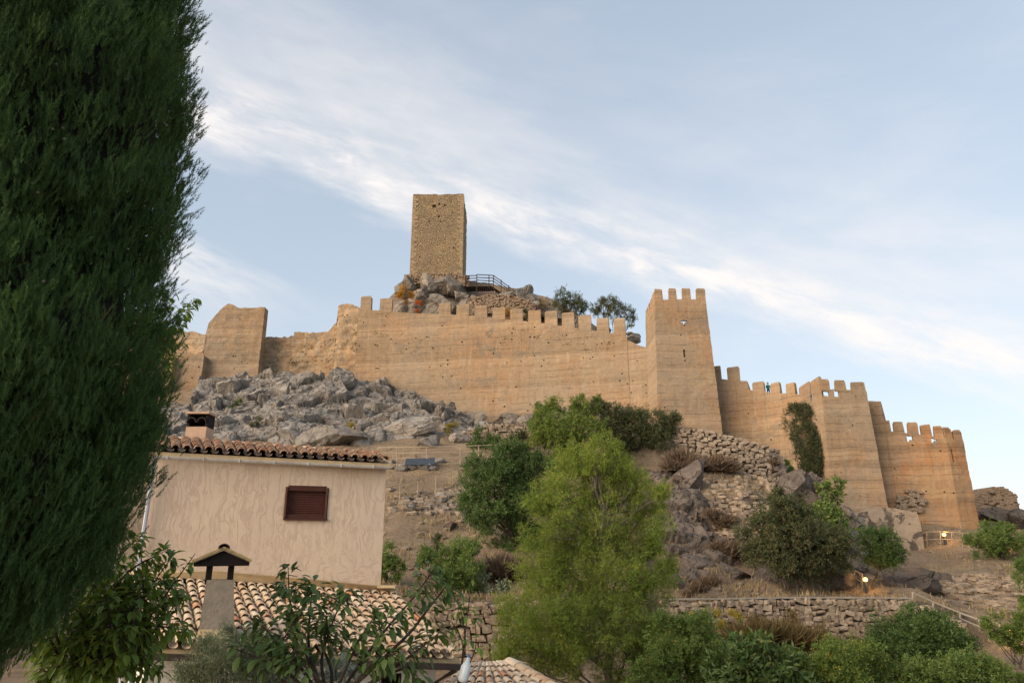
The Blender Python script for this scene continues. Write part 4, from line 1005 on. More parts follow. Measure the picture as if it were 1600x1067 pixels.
def tiled_roof(roof, C, cols, rows, me, pans_mat, limit=300, seed=1, skip=None, jit=0.012, wk=1.0):
    """covers as objects, channel tiles between them as one part; C: eave left, eave right, ridge left, ridge right"""
    r_ = np.random.default_rng(seed); EL, ER, RL, RR = C; n = 0; pans = MB(); rest = MB()
    th = np.linspace(0, math.pi, 5)
    for i in range(cols):
        u = (i + 0.5) / cols
        for j in range(rows):
            v = j / rows; p = bil(C, u, v - 0.004); q = bil(C, u, (j + 1) / rows + 0.03)
            side = bil(C, (i + 1) / cols, v) - bil(C, i / cols, v); W_ = np.linalg.norm(side)
            y = q - p; Ln = np.linalg.norm(y); y /= Ln; z = unit(np.cross(unit(side), y)); x = np.cross(y, z)
            if skip is None or not skip(u, v):
                yj = unit(y + x * r_.normal(0, .018) - z * 0.10); xj = unit(np.cross(yj, z)); zj = np.cross(xj, yj)
                loc = p + z * (0.035 + 0.10 * Ln + r_.uniform(0, jit)) + x * r_.normal(0, .008)
                n += 1
                o = place('tile', me, roof, loc, np.array([xj, yj, zj]).T, (W_ * 0.86 * wk * r_.uniform(.95, 1.04), Ln, W_ * 0.86))
        # channel
        u2 = i / cols; L_ = []
        for v in np.linspace(-0.02, 1, rows * 2):
            p = bil(C, u2, v); side = unit(bil(C, u2 + 0.01, v) - bil(C, u2 - 0.01, v)); z = unit(np.cross(side, bil(C, u2, v + .01) - p)); W_ = np.linalg.norm(bil(C, 1, v) - bil(C, 0, v)) / cols
            L_.append([p + side * (-math.cos(a) * W_ * .36) + z * (0.06 - math.sin(a) * W_ * .22 + (0.012 if int(v * rows * 2) % 2 else 0)) for a in th])
        pans.grid(np.array(L_), flip=True)
    tag(pans.build('channel_tiles', pans_mat, roof, True), kind='stuff')
def roof_base(roof, C, mat_, thick=0.12, name='roof_deck'):
    EL, ER, RL, RR = C; d = np.array([0, 0, -0.03]); e = np.array([0, 0, -thick])
    V = np.array([EL + d, ER + d, RR + d, RL + d, EL + e, ER + e, RR + e, RL + e])
    part(name, V, np.array([[0, 1, 2, 3], [7, 6, 5, 4], [0, 4, 5, 1], [1, 5, 6, 2], [2, 6, 7, 3], [3, 7, 4, 0]]), mat_, roof)
TILE = tile_mesh('tile', M['tile']); TILE_OLD = tile_mesh('tile', M['tile_old'])
GZ0 = LOW + EYE
# --- upper house
A, B = P(241, 716, 17.15), P(603.5, 732, 18.75)       # top corners of the rendered wall
house = thing('village_house', 'pink plastered house with one brown shuttered window under a tiled eave', 'house', (A[0], A[1], GZ0))
dv = unit([B[0] - A[0], B[1] - A[1], 0]); nb = np.array([-dv[1], dv[0], 0]); Lw = np.linalg.norm((B - A)[:2])
ztop = (A[2] + B[2]) / 2 + 0.05; zl = P(400, 1000, 17.5)[2] - 1.2
def on_wall(px, py):
    d = ray(px, py); o = np.array([0, 0, EYE]); n_ = np.array([dv[1], -dv[0], 0]); return o + d * (((A - o) @ n_) / (d @ n_))
def wc(p): return (p - A) @ dv, p[2]
w0, wz1 = wc(on_wall(447.5, 760)); w1, _ = wc(on_wall(514, 762)); _, wz0 = wc(on_wall(480, 810)); _, wz1 = wc(on_wall(480, 761))
m = MB()
def wp_(s, z, d=0.0): return np.array([A[0], A[1], 0]) + dv * s + nb * d + [0, 0, z]
def wquad(s0, s1, z0, z1):
    ss = np.linspace(s0, s1, 2); zz = np.linspace(z0, z1, 2)
    m.grid(np.array([[wp_(s, z) for z in zz] for s in ss]), flip=True)
zt0, zt1 = A[2] + 0.06, B[2] + 0.06
def ztp(s): return zt0 + (zt1 - zt0) * s / Lw
for (s0, s1, z0, z1) in ((0, w0, zl, None), (w1, Lw, zl, None), (w0, w1, zl, wz0), (w0, w1, wz1, None)):
    a_, b_ = (ztp(s0), ztp(s1)) if z1 is None else (z1, z1)
    m.add(np.array([wp_(s0, z0), wp_(s1, z0), wp_(s1, b_), wp_(s0, a_)]), [[0, 1, 2, 3]])
for (p, q) in (((w0, wz0), (w1, wz0)), ((w1, wz0), (w1, wz1)), ((w1, wz1), (w0, wz1)), ((w0, wz1), (w0, wz0))):
    m.add(np.array([wp_(*p), wp_(*q), wp_(*q, .16), wp_(*p, .16)]), [[0, 1, 2, 3]])
D_ = 5.5
m.add(np.array([wp_(0, zl), wp_(0, zt0), wp_(0, zt0 + .7, D_), wp_(0, zl, D_), wp_(Lw, zl), wp_(Lw, zt1), wp_(Lw, zt1 + .7, D_), wp_(Lw, zl, D_)]), [[0, 1, 2, 3], [4, 7, 6, 5], [3, 2, 6, 7]])
m.build('wall', M['plaster'], house)
win = MB()
fw_ = 0.045; s0, s1, z0, z1 = w0 + .005, w1 - .005, wz0 + .005, wz1 - .005
for (a, b) in (((s0 + fw_ / 2, z0), (s0 + fw_ / 2, z1)), ((s1 - fw_ / 2, z0), (s1 - fw_ / 2, z1)), ((s0 + fw_, z1 - fw_ / 2), (s1 - fw_, z1 - fw_ / 2)), ((s0 + fw_, z0 + fw_ / 2), (s1 - fw_, z0 + fw_ / 2))):
    win.bar(wp_(*a, .02), wp_(*b, .02), fw_, fw_ + 0.08)
wn = win.build('window', M['brown_wood'], house)
MB().bar(wp_(s0 - .02, wz0 - .022, -.01), wp_(s1 + .02, wz0 - .022, -.01), 0.14, 0.035).build('sill', M['brown_wood'], wn)
ns = 15; zs = np.linspace(z0 + fw_, z1 - fw_, ns + 1)
for k in range(ns):
    MB().bar(wp_(s0 + fw_, (zs[k] + zs[k + 1]) / 2, .10), wp_(s1 - fw_, (zs[k] + zs[k + 1]) / 2, .10), 0.012, (zs[k + 1] - zs[k]) * 0.72).build('slat', M['shutter'], wn)
MB().box((wp_(s0, z0, .145) + wp_(s1, z1, .145)) / 2, (s1 - s0, 0.012, z1 - z0), np.array([dv, nb, [0, 0, 1]])).build('shutter_back', M['dark_in'], wn)
C = [P(212, 702, 16.95), P(609, 722.5, 18.55), P(212, 684.5, 20.0), P(594, 712.5, 21.6)]
roof = link('roof', raw_mesh('roof', np.zeros((3, 3)) + [[0, 0, 0], [.01, 0, 0], [0, .01, 0]], [[0, 1, 2]], M['mortar']), house) if False else None
def roof_part(t, C, mat_, thick=.12):
    EL, ER, RL, RR = C; d = np.array([0, 0, -0.03]); e = np.array([0, 0, -thick])
    V = np.array([EL + d, ER + d, RR + d, RL + d, EL + e, ER + e, RR + e, RL + e])
    return part('roof', V, np.array([[0, 1, 2, 3], [7, 6, 5, 4], [0, 4, 5, 1], [1, 5, 6, 2], [2, 6, 7, 3], [3, 7, 4, 0]]), mat_, t)
roof = roof_part(house, C, M['mortar'])
tiled_roof(roof, C, 24, 8, TILE_OLD, M['tile_old'], seed=51)
for k in range(15):                                     # ridge tiles
    u = k / 15; p = bil(C, u, 1.0); q = bil(C, u + 1 / 15 + .01, 1.0); y = unit(q - p); z = np.array([0, 0, 1.0]); x = np.cross(y, z)
    place('ridge_tile', TILE, roof, p + [0, 0, .05], np.array([x, y, z]).T, (.24, np.linalg.norm(q - p), .2))
gm = MB(); ga, gb = P(233, 711, 16.85), P(608, 728.5, 18.45)
gd = unit(gb - ga); th = np.linspace(0.15, math.pi - .15, 7); gl = []
gn = np.array([gd[1], -gd[0], 0]); gn /= np.linalg.norm(gn)
for p in (ga, gb): gl.append([p + gn * (-math.cos(a) * .065) + [0, 0, -math.sin(a) * .075] for a in th] + [p + gn * (-math.cos(a) * .055) + [0, 0, -math.sin(a) * .062] for a in th[::-1]])
gm.grid(np.array(gl), wrap=True)
gm.add(np.array(gl[1]), [list(range(14))]); gm.add(np.array(gl[0]), [list(range(14))[::-1]])
for k in range(7):
    p = ga + (gb - ga) * (k + .5) / 7; gm.box(p + [0, 0, -.035] + gn * .04, (.02, .09, .09), np.array([gd, gn, [0, 0, 1]]))
gm.build('gutter', M['zinc'], house)
MB().tube([P(243, 716, 16.9), P(241, 724, 16.95), P(238, 742, 17.0), wp_(-.05, zl, -.06)], .045, 8).build('downpipe', M['pipe'], house)
MB().bar(wp_(0, zt0 + .02, -.04), wp_(Lw, zt1 + .02, -.04), .1, .05).build('eave_board', M['mortar'], house)
# its chimney: two tile-roofed vents
cy = 20.3; c0, c1 = P(294, 688, cy), P(327, 688, cy); ct = P(310, 646, cy)[2]; cw = c1[0] - c0[0]; cx = (c0[0] + c1[0]) / 2; zb = c0[2] - .5; z1 = P(310, 669, cy)[2]
ch = MB().box((cx, cy, (zb + z1) / 2), (cw * .96, cw * .9, z1 - zb)).build('chimney', M['chimney_pink'], house)
MB().box((cx, cy, ct - .03), (cw * 1.12, cw * 1.05, .06)).build('cap_slab', M['chimney_pink'], ch)
for s in (-1, 1): MB().box((cx + s * cw * .43, cy, (z1 + ct) / 2 - .03), (cw * .12, cw * .8, ct - z1 - .06)).build('pier', M['soot'], ch)
for s in (-1, 1):
    place('vent_tile', tile_mesh('vent_tile', M['soot']), ch, (cx + s * cw * .24, cy - cw * .5, ct - .3), None, (cw * .5, cw * .95, .38))
MB().box((cx, cy + cw * .3, (z1 + ct) / 2), (cw * .8, .04, ct - z1 - .1)).build('vent_back', M['dark_in'], ch)
# --- lower house with the big tiled roof
C = [P(206, 1009, 12.9), P(717, 1028, 14.6), P(204, 904, 17.05), P(614, 929, 18.95)]
ax = C[0]
low = thing('lower_house', 'white house under a broad mottled clay tile roof, chimney on its slope', 'house', (C[0][0], C[0][1], GZ0))
roof = roof_part(low, C, M['mortar'])
TL = P(0, 0, 1)
tiled_roof(roof, C, 27, 11, TILE, M['tile'], seed=52)
m = MB()
fl = [P(200, 893, 17.1), P(330, 893, 17.3), P(470, 905, 17.9), P(597, 917, 18.5), P(616, 921, 18.8)]
lo_ = [C[2] * (1 - u) + C[3] * u + [0, -.28, .09] for u in (0, .31, .65, .955, 1.0)]
up_ = [p + [0, -.04, 0] for p in fl]
m.grid(np.array([[a, b + [0, -.02, .02], b + [0, .4, .02]] for a, b in zip(lo_, up_)]), flip=True)
m.build('mortar_fillet', M['mortar'], low)
MB().box(P(606, 916, 18.55), (.42, .5, .05)).build('flashing_slab', M['mortar'], low)
el, er = C[0], C[1]; ed = unit(er - el); en = np.array([ed[1], -ed[0], 0]); en /= np.linalg.norm(en)
MB().bar(el + [0, 0, -.14] + en * .06, er + [0, 0, -.14] + en * .06, .12, .10).build('gutter', M['brown_gutter'], low)
wl, wr = el - en * .45 + ed * .2, er - en * .45 - ed * .32
wn0, wn1 = 0.795, 0.87                                   # dark opening in the white wall
m = MB(); zb = GZ0 - .6
def lw(u, z): p = wl * (1 - u) + wr * u; return np.array([p[0], p[1], z])
zo = P(617, 1050, 14.8)[2]
for (u0, u1, z0, z1) in ((0, wn0, zb, None), (wn1, 1, zb, None), (wn0, wn1, zo, None), (wn0, wn1, zb, zo - 1.1)):
    m.add(np.array([lw(u0, z0), lw(u1, z0), lw(u1, z1 or wr[2] * u1 + wl[2] * (1 - u1) + .05), lw(u0, z1 or wr[2] * u0 + wl[2] * (1 - u0) + .05)]), [[0, 1, 2, 3]])
sw_ = lambda p: np.array([C[2][0] * .0 + p[0], p[1], p[2]])
for u in (0, 1):
    p = lw(u, zb); q = (C[2] if u == 0 else C[3]) - ed * (.3 if u else -.2); q = np.array([q[0], q[1], zb])
    m.add(np.array([p, q, [q[0], q[1], (C[2] if u == 0 else C[3])[2] - .1], [p[0], p[1], lw(u, 0)[2] + (wl if u == 0 else wr)[2] + .05]]), [[0, 1, 2, 3]])
m.build('wall', M['whitewash'], low)
inn = np.array([-en[0], -en[1], 0]) * .18
m = MB(); q = [lw(wn0, zo - 1.1) + inn, lw(wn1, zo - 1.1) + inn, lw(wn1, zo) + inn, lw(wn0, zo) + inn]; m.add(np.array(q), [[0, 1, 2, 3]])
for a, b in ((wn0, zo), (wn1, zo)): m.bar(lw(a, zo - 1.1) + inn * .5, lw(a, zo) + inn * .5, .06, .12)
m.bar(lw(wn0, zo) + inn * .5, lw(wn1, zo) + inn * .5, .12, .06)
m.build('window', M['dark_in'], low)
p0 = er + ed * -.06; MB().tube([p0 + [0, 0, -.2], wr + [.02, -.08, -.45], [wr[0] + .02, wr[1] - .08, zb]], .045, 7).build('downpipe', M['brown_gutter'], low)
MB().tube([P(206, 916, 16.8), P(209, 960, 15.6), P(214, 1004, 13.2), [P(214, 1004, 13.0)[0], 13.0, GZ0]], .05, 7).build('verge_pipe', M['pipe'], low)
# its chimney, turned to face down the lane
_cx = P(345, 905, 13.7)[0]; _ca = -math.atan2(-_cx, 13.7) * -1.0
def spin(v):
    v = np.asarray(v, float); c, s_ = math.cos(_ca), math.sin(_ca); x, y = v[..., 0] - _cx, v[..., 1] - 13.7
    return np.stack([_cx + c * x - s_ * y, 13.7 + s_ * x + c * y, v[..., 2]], -1)
class MR(MB):
    def build(s, *a, **k): s.V = [spin(v) if len(v) else v for v in s.V]; return MB.build(s, *a, **k)
cy = 13.7; k = pxm(cy) * 1.02
b0, b1 = P(316, 986, cy), P(363, 986, cy); t0, t1 = P(325, 905, cy), P(364, 905, cy)
def frus(m, a0, a1, z0, b0_, b1_, z1, d0, d1):
    V = np.array([[a0, cy - d0, z0], [a1, cy - d0, z0], [a1, cy + d0, z0], [a0, cy + d0, z0], [b0_, cy - d1, z1], [b1_, cy - d1, z1], [b1_, cy + d1, z1], [b0_, cy + d1, z1]])
    m.add(V, [[0, 1, 5, 4], [1, 2, 6, 5], [2, 3, 7, 6], [3, 0, 4, 7], [4, 5, 6, 7], [3, 2, 1, 0]])
m = MR(); frus(m, b0[0] - .06, b1[0] + .05, b0[2] - .35, t0[0], t1[0], t0[2], .32, .25)
ch = m.build('chimney', M['cement'], low)
m = MR(); zc = P(345, 883, cy)[2]
frus(m, b0[0] - .16, b1[0] + .14, b0[2] - .3, b0[0] - .03, b1[0] + .02, b0[2] + .06, .42, .3); m.build('mortar_skirt', M['mortar'], ch)
for xx in (328, 359.5):
    q = P(xx, 895, cy)
    for s in (-1, 1): MR().box((q[0], cy + s * .17, (t0[2] + zc) / 2 + .02), (.10, .12, zc - t0[2] + .05)).build('pillar', M['soot'], ch)
ap = P(350, 857, cy); el_, er_ = P(305, 878, cy), P(389, 877, cy)
for (q, s) in ((el_, -1), (er_, 1)):
    d = unit(np.array([q[0] - ap[0], 0, q[2] - ap[2]])); nn = np.array([-d[2], 0, d[0]]) * (-s); nn = nn if nn[2] > 0 else -nn
    ln = np.linalg.norm((q - ap)[[0, 2]])
    MR().box((ap + q) / 2 + [0, 0, 0] + nn * .01, (ln, .86, .045), np.array([d, [0, 1, 0], nn])).build('cap_slab', M['lichen_slab'], ch)
m = MR()
for yy in (-.36, .36): m.add(np.array([[el_[0] + .03, cy + yy, el_[2] - .07], [er_[0] - .03, cy + yy, er_[2] - .07], [er_[0] - .02, cy + yy, er_[2] - .015], [ap[0], cy + yy, ap[2] - .03], [el_[0] + .02, cy + yy, el_[2] - .015]]), [[0, 1, 2, 3, 4]])
m.add(np.zeros((0, 3))); m.F.append(np.array([[i, (i + 1) % 5, 5 + (i + 1) % 5, 5 + i] for i in range(5)])); m.build('cap_gable', M['soot'], ch)
place('ridge_tile', tile_mesh('ridge_tile', M['soot']), ch, spin(ap + [0, -.46, .0]), rotz(_ca), (.2, .92, .2))
# --- small roof at the bottom edge
C = [P(690, 1105, 11.2), P(880, 1110, 11.6), P(736, 1040, 13.2), P(800, 1037, 13.3)]
C = [P(655, 1105, 11.2), P(905, 1105, 11.6), P(735, 1042, 13.1), P(792, 1038, 13.25)]
shed = thing('shed', 'low outbuilding roof of pale clay tiles at the bottom edge, beside the white house', 'shed', (C[0][0], C[0][1], GZ0))
roof = roof_part(shed, C, M['mortar'])
tiled_roof(roof, C, 10, 7, TILE, M['tile'], seed=53)
for k in range(7):
    p = bil(C, 1, 1 - k / 7.0) + [.03, 0, .05]; q = bil(C, 1, 1 - (k + 1.12) / 7) + [.03, 0, .05]; y = unit(p - q); z = unit(np.cross(np.cross(y, [0, 0, 1]), y)); x = np.cross(y, z)
    place('hip_tile', TILE, roof, q, np.array([x, y, z]).T, (.24, np.linalg.norm(p - q), .22))
m = MB(); q = [C[0] + [.3, .2, -.1], C[1] + [-.3, .2, -.1], C[3] + [0, -.1, -.1], C[2] + [0, -.1, -.1]]
for a in range(4):
    p0, p1 = q[a], q[(a + 1) % 4]; m.add(np.array([p0, p1, [p1[0], p1[1], GZ0 - .5], [p0[0], p0[1], GZ0 - .5]]), [[0, 1, 2, 3]])
m.build('wall', M['whitewash'], shed)
# ------------------------------------------------------------------ trees, shrubs and plants
def tmpl_leaf(w=0.42, bend=0.18, fold=0.12):
    """one leaf of 4 triangles, folded on its midrib and drooping"""
    V = np.array([(0, 0, 0), (.42, -w / 2, fold - bend * .3), (.42, w / 2, fold - bend * .3), (.45, 0, -bend * .25), (1, 0, -bend)], float)
    return V, np.array([(0, 1, 3), (0, 3, 2), (1, 4, 3), (3, 4, 2)])
def tmpl_blade(w=0.3):
    return np.array([(0, 0, 0), (.5, -w / 2, .04), (.5, w / 2, .04), (1, 0, -.06)], float), np.array([(0, 1, 2), (1, 3, 2)])
def tmpl_big(w=0.5):
    V = []
    for x, hw in ((0, .02), (.22, .36), (.5, .5), (.78, .33), (1.0, .0)):
        z = -.22 * x * x; hw *= w
        V += [(x, -hw, z + hw * .45), (x, 0, z), (x, hw, z + hw * .45)]
    Fq = []
    for i in range(4):
        a, b = 3 * i, 3 * i + 3
        Fq += [(a, b, b + 1), (a, b + 1, a + 1), (a + 1, b + 1, b + 2), (a + 1, b + 2, a + 2)]
    return np.array(V), np.array(Fq)
def tmpl_spray(seed, n=7, w=0.13, ln=0.34, spread=0.9):
    """a twig with n small leaves"""
    r_ = np.random.default_rng(seed); V = []; Fq = []
    for i in range(n):
        x = 0.1 + 0.9 * i / n; a = i * 2.4 + r_.uniform(-.4, .4)
        o = np.array([.75, math.cos(a) * spread, math.sin(a) * spread]); o /= np.linalg.norm(o)
        s = np.cross(o, r_.normal(size=3)); s /= np.linalg.norm(s)
        p = np.array([x, 0, 0]); k = len(V); l_ = ln * r_.uniform(.75, 1.25)
        V += [p, p + o * l_ * .5 - s * w / 2, p + o * l_ * .5 + s * w / 2, p + o * l_]; Fq += [(k, k + 1, k + 2), (k + 1, k + 3, k + 2)]
    return np.array(V), np.array(Fq)
def frames(D, up):
    D = D / (np.linalg.norm(D, axis=1)[:, None] + 1e-9)
    y = np.cross(up, D); y /= np.linalg.norm(y, axis=1)[:, None] + 1e-9
    return D, y, np.cross(D, y)
def scatter(pos, D, up, size, tm, tint, tvar=0.25, seed=0):
    V, Fq = tm; x, y, z = frames(D, up); n = len(pos)
    W_ = pos[:, None] + size[:, None, None] * (V[None, :, 0, None] * x[:, None] + V[None, :, 1, None] * y[:, None] + V[None, :, 2, None] * z[:, None])
    return W_.reshape(-1, 3), (Fq[None] + np.arange(n)[:, None, None] * len(V)).reshape(-1, 3), np.repeat(tint, len(V))
def rdir(r_, n): v = r_.normal(size=(n, 3)); return v / np.linalg.norm(v, axis=1)[:, None]
class Foliage:
    def __init__(s): s.V = []; s.F = []; s.T = []; s.n = 0
    def add(s, pos, D, up, size, tm, tint):
        V, Fq, T = scatter(np.asarray(pos), np.asarray(D), np.asarray(up), np.asarray(size), tm, np.clip(tint, 0, 1))
        s.V.append(V); s.F.append(Fq + s.n); s.T.append(T); s.n += len(V)
    def build(s, name, m_, parent, kind=None):
        o = part(name, np.concatenate(s.V), np.concatenate(s.F), m_, parent, tint=np.concatenate(s.T))
        if kind: o['kind'] = kind
        return o
def tint_of(r_, n, cl, autumn=0.03):
    """leaf tones: per clump and per leaf; a few autumn leaves"""
    t = np.clip(cl * 0.6 + r_.random(n) * 0.4, 0, 1) * 0.92
    t[r_.random(n) < autumn] = 1.0
    return t
def crown_points(r_, lobes, n, clump=40, fill=0.55, sq=(1, 1, 1), sig=0.2, flat=1.0):
    """clumped leaf positions in a set of lobes [(centre, radius)]"""
    R2 = np.array([q[1] ** 2 for q in lobes]); ns = np.maximum(1, (n * R2 / R2.sum() / clump)).astype(int)
    Pp, O, C_ = [], [], []
    for (c, R), k in zip(lobes, ns):
        d = rdir(r_, k); rad = R * (fill + (1 - fill) * r_.random(k) ** 0.45); cc = c + d * rad[:, None] * sq
        tone = r_.random(k)
        g = r_.normal(size=(k, clump, 3)) * (R * sig * r_.uniform(.6, 1.3, k))[:, None, None] * [1, 1, flat]
        p = cc[:, None] + g; Pp.append(p.reshape(-1, 3)); O.append(np.repeat(d, clump, 0)); C_.append(np.repeat(tone, clump))
    return np.concatenate(Pp), np.concatenate(O), np.concatenate(C_)
def lobes_px(r_, lb, Y, dj=0.5, ax=None):
    out = []
    for q in lb:
        px, py, rp = q[:3]; Rr = rp * pxm(Y); out.append((P(px, py, Y + (r_.uniform(-dj, dj) * Rr * 1.5 if len(q) < 4 else q[3])), Rr))
    return out
def limbs(r_, base, lobes, r0, lean=None, name='trunk', mat_=None, parent=None, fork=0.35, stems=1):
    m = MB(); c = np.mean([q[0] for q in lobes], axis=0)
    for s_ in range(stems):
        b = base + (r_.normal(0, .25, 3) * [1, 1, 0] if s_ else 0)
        low = min(q[0][2] for q in lobes); fk = b + (c - b) * fork; fk[2] = max(b[2] + .3, b[2] + (c[2] - b[2]) * fork)
        n = 6; t = np.linspace(0, 1, n)[:, None]; q = b + (fk - b) * t + np.c_[r_.normal(0, .05 * np.linalg.norm(fk - b), (n, 2)), np.zeros(n)] * np.sin(t * math.pi)
        m.tube(q, r0 * (1 - .45 * t[:, 0]) * (1 if s_ == 0 else .7), 7)
        for k, (lc, R) in enumerate(lobes):
            if stems > 1 and k % stems != s_: continue
            e = lc + r_.normal(0, R * .15, 3); md = (fk + e) / 2 + r_.normal(0, .12 * np.linalg.norm(e - fk), 3) + [0, 0, .08 * np.linalg.norm(e - fk)]
            tt = np.linspace(0, 1, 6)[:, None]; cv = (1 - tt) ** 2 * fk + 2 * tt * (1 - tt) * md + tt ** 2 * e
            m.tube(cv, r0 * .5 * (1 - .8 * tt[:, 0]), 5)
            for _ in range(4):
                e2 = lc + rdir(r_, 1)[0] * R * .95; m.tube(np.linspace(cv[3], e2, 4) + r_.normal(0, .03 * R, (4, 3)), [r0 * .2, r0 * .16, r0 * .1, r0 * .05], 4, False)
    return m.build(name, mat_ or M['bark'], parent)
SPR = [tmpl_spray(i, 8, .16, .36) for i in range(4)]
def tree(name, label, cat, lb, Y, base, leaf, n, size, r0=0.12, tm=None, seed=1, clump=40, fill=0.5, sig=0.2, droop=0.0, upw=0.2, autumn=0.03, bark=None, dj=0.5, fork=0.35, group=None, flat=1.0, stems=1, rnd_=0.8, trunk=True):
    r_ = np.random.default_rng(seed); lobes = lobes_px(r_, lb, Y, dj)
    if base is None:
        c = np.mean([q[0] for q in lobes], axis=0); b = np.array([c[0], c[1], zt(c[0], c[1])[0] - .1])
    else:
        q = P(base[0], base[1], Y); b = np.array([q[0], q[1], min(q[2], 1e9)]) if len(base) < 3 else np.array([q[0], q[1], zt(q[0], q[1])[0] - .1])
    t = thing(name, label, cat, b, group)
    if trunk: limbs(r_, b, lobes, r0, parent=t, mat_=bark, fork=fork, stems=stems)
    p, o, cl = crown_points(r_, lobes, n, clump, fill, sig=sig, flat=flat)
    D = o * .7 + rdir(r_, len(p)) * rnd_ + [0, 0, upw - droop]
    fo = Foliage(); tms = tm if isinstance(tm, list) else [tm or SPR[0]]; tms = tms if tm is not None else SPR
    pick = r_.integers(0, len(tms), len(p)); tn = tint_of(r_, len(p), cl, autumn)
    for k, q in enumerate(tms):
        s_ = pick == k
        fo.add(p[s_], D[s_], o[s_] + rdir(r_, s_.sum()) * .6 + [0, 0, .6], size * r_.uniform(.7, 1.25, s_.sum()), q, tn[s_])
    fo.build('crown', L[leaf] if isinstance(leaf, str) else leaf, t)
    return t
def shrub(name, label, cat, lb, Y, leaf, n, size, seed, **k):
    if Y is None:
        lo = max(lb, key=lambda q: q[1] + q[2]); g = G(lo[0], lo[1] + lo[2] * .7); Y = g[1] if g is not None else 60
    return tree(name, label, cat, lb, Y, None, leaf, n, size, k.pop('r0', .05), seed=seed, fork=.12, stems=k.pop('stems', 3), **k)

# --- the big cypress
def cypress():
    r_ = np.random.default_rng(60); Yc = 7.0; axp = -75
    prof = [(0, 292), (60, 290), (92, 266), (125, 298), (200, 300), (235, 295), (262, 268), (300, 282), (350, 279), (400, 260), (440, 246), (500, 256), (560, 256), (620, 246), (680, 236), (730, 232), (780, 214), (830, 190), (870, 178), (905, 150), (945, 112), (985, 58), (1020, 15), (1050, -30)]
    X0 = P(axp, 500, Yc)[0]
    zz = np.array([P(0, y, Yc)[2] for y, _ in prof]); RR = np.array([P(e, y, Yc)[0] - X0 for y, e in prof]); RR = RR - 0.27 * np.clip(RR / RR.max(), .15, 1)
    zz = np.r_[zz[::-1], zz[0] + 1.2, zz[0] + 3, zz[0] + 5, zz[0] + 6.5]; RR = np.r_[RR[::-1], RR[0] * .93, RR[0] * .75, RR[0] * .4, .05]
    Rz = lambda z: np.interp(z, zz, RR)
    bx = np.array([X0, Yc, GZ0])
    t = thing('cypress_tree', 'huge dark green cypress filling the left edge', 'tree', bx)
    MB().tube(np.array([[X0, Yc, GZ0 - .3], [X0 + .05, Yc, GZ0 + 3], [X0, Yc, zz.max() - 2.5], [X0, Yc, zz.max() - .3]]), [.26, .22, .1, .02], 9).build('trunk', M['bark'], t)
    # plume templates: thin blades wound round a spine
    PL = []
    for s in range(4):
        q = np.random.default_rng(s + 5); V = []; Fq = []
        for i in range(20):
            x = .04 + .9 * i / 20; a = i * 2.4 + q.uniform(-.5, .5); l_ = (.36 - .2 * x) * q.uniform(.7, 1.25)
            o = unit(np.array([.85, math.cos(a) * .62, math.sin(a) * .62])); sd = unit(np.cross(o, q.normal(size=3))) * .026
            p = np.array([x, 0, -.05 * x * x]); k = len(V); V += [p - sd, p + sd, p + o * l_]; Fq.append((k, k + 1, k + 2))
        k = len(V); V += [(0, -.03, 0), (0, .03, 0), (1.08, 0, -.05)]; Fq.append((k, k + 1, k + 2)); PL.append((np.array(V), np.array(Fq)))
    fo = Foliage(); zlo, zhi = zz.min(), zz.max()
    def clumps(n, rlo, rhi, per, sig, az0, az1, zr):
        z = r_.uniform(zr[0], zr[1], n); a = r_.uniform(az0, az1, n)
        lump = 1 + .11 * vnoise(np.c_[np.cos(a) * 2.2, np.sin(a) * 2.2, z * 1.1], 5) + .06 * vnoise(np.c_[np.cos(a) * 5, np.sin(a) * 5, z * 2.0], 8)
        Rr = Rz(z) * r_.uniform(rlo, rhi, n) * lump; o = np.c_[np.cos(a), np.sin(a), np.zeros(n)]
        dr = o * r_.uniform(.12, .45, n)[:, None] + np.c_[r_.normal(0, .16, (n, 2)), r_.uniform(.65, 1.05, n)]
        tone = np.clip(.42 + .55 * vnoise(np.c_[o[:, 0] * 2.4, o[:, 1] * 2.4, z * 1.7], 14) + r_.normal(0, .24, n), 0, 1)
        s = r_.uniform(-.5, .6, (n, per)); le = r_.uniform(.38, .68, n)
        base = np.c_[X0 + o[:, 0] * Rr, Yc + o[:, 1] * Rr, z]
        taper = (1.2 - 1.1 * np.abs(s))[..., None]
        p = base[:, None] + dr[:, None] * (s * le[:, None])[..., None] + r_.normal(size=(n, per, 3)) * sig * taper
        D = dr[:, None] * 1.2 + [0, 0, .35] + r_.normal(size=(n, per, 3)) * .26 + (p - base[:, None]) * [1.0, 1.0, .2]
        p = p.reshape(-1, 3); D = D.reshape(-1, 3); up = np.repeat(o, per, 0) + r_.normal(size=(n * per, 3)) * .5
        tn = tint_of(r_, n * per, np.repeat(tone, per), .006); pk = r_.integers(0, 4, len(p)); sz = r_.uniform(.09, .175, len(p))
        for k in range(4): q = pk == k; fo.add(p[q], D[q], up[q], sz[q], PL[k], tn[q])
    zt_ = zz[-5] + .35
    clumps(1100, .90, 1.05, 30, .068, -1.35, .85, (zlo, zt_)); clumps(420, .90, 1.05, 18, .1, -2.5, -1.35, (zlo, zt_)); clumps(380, .72, .9, 12, .1, -1.35, .85, (zlo, zt_))
    clumps(420, .85, 1.02, 12, .08, .85, 4.93, (zlo, zhi - .2)); clumps(200, .8, 1.02, 12, .09, -1.35, .85, (zt_, zhi - .2))
    # closed shell, dead-twig brown darkened to paint in the crown's inner shade
    q = np.linspace(zlo + .25, zhi - .6, 60); a = np.linspace(0, 2 * math.pi, 49)[:-1]; A_, Q_ = np.meshgrid(a, q)
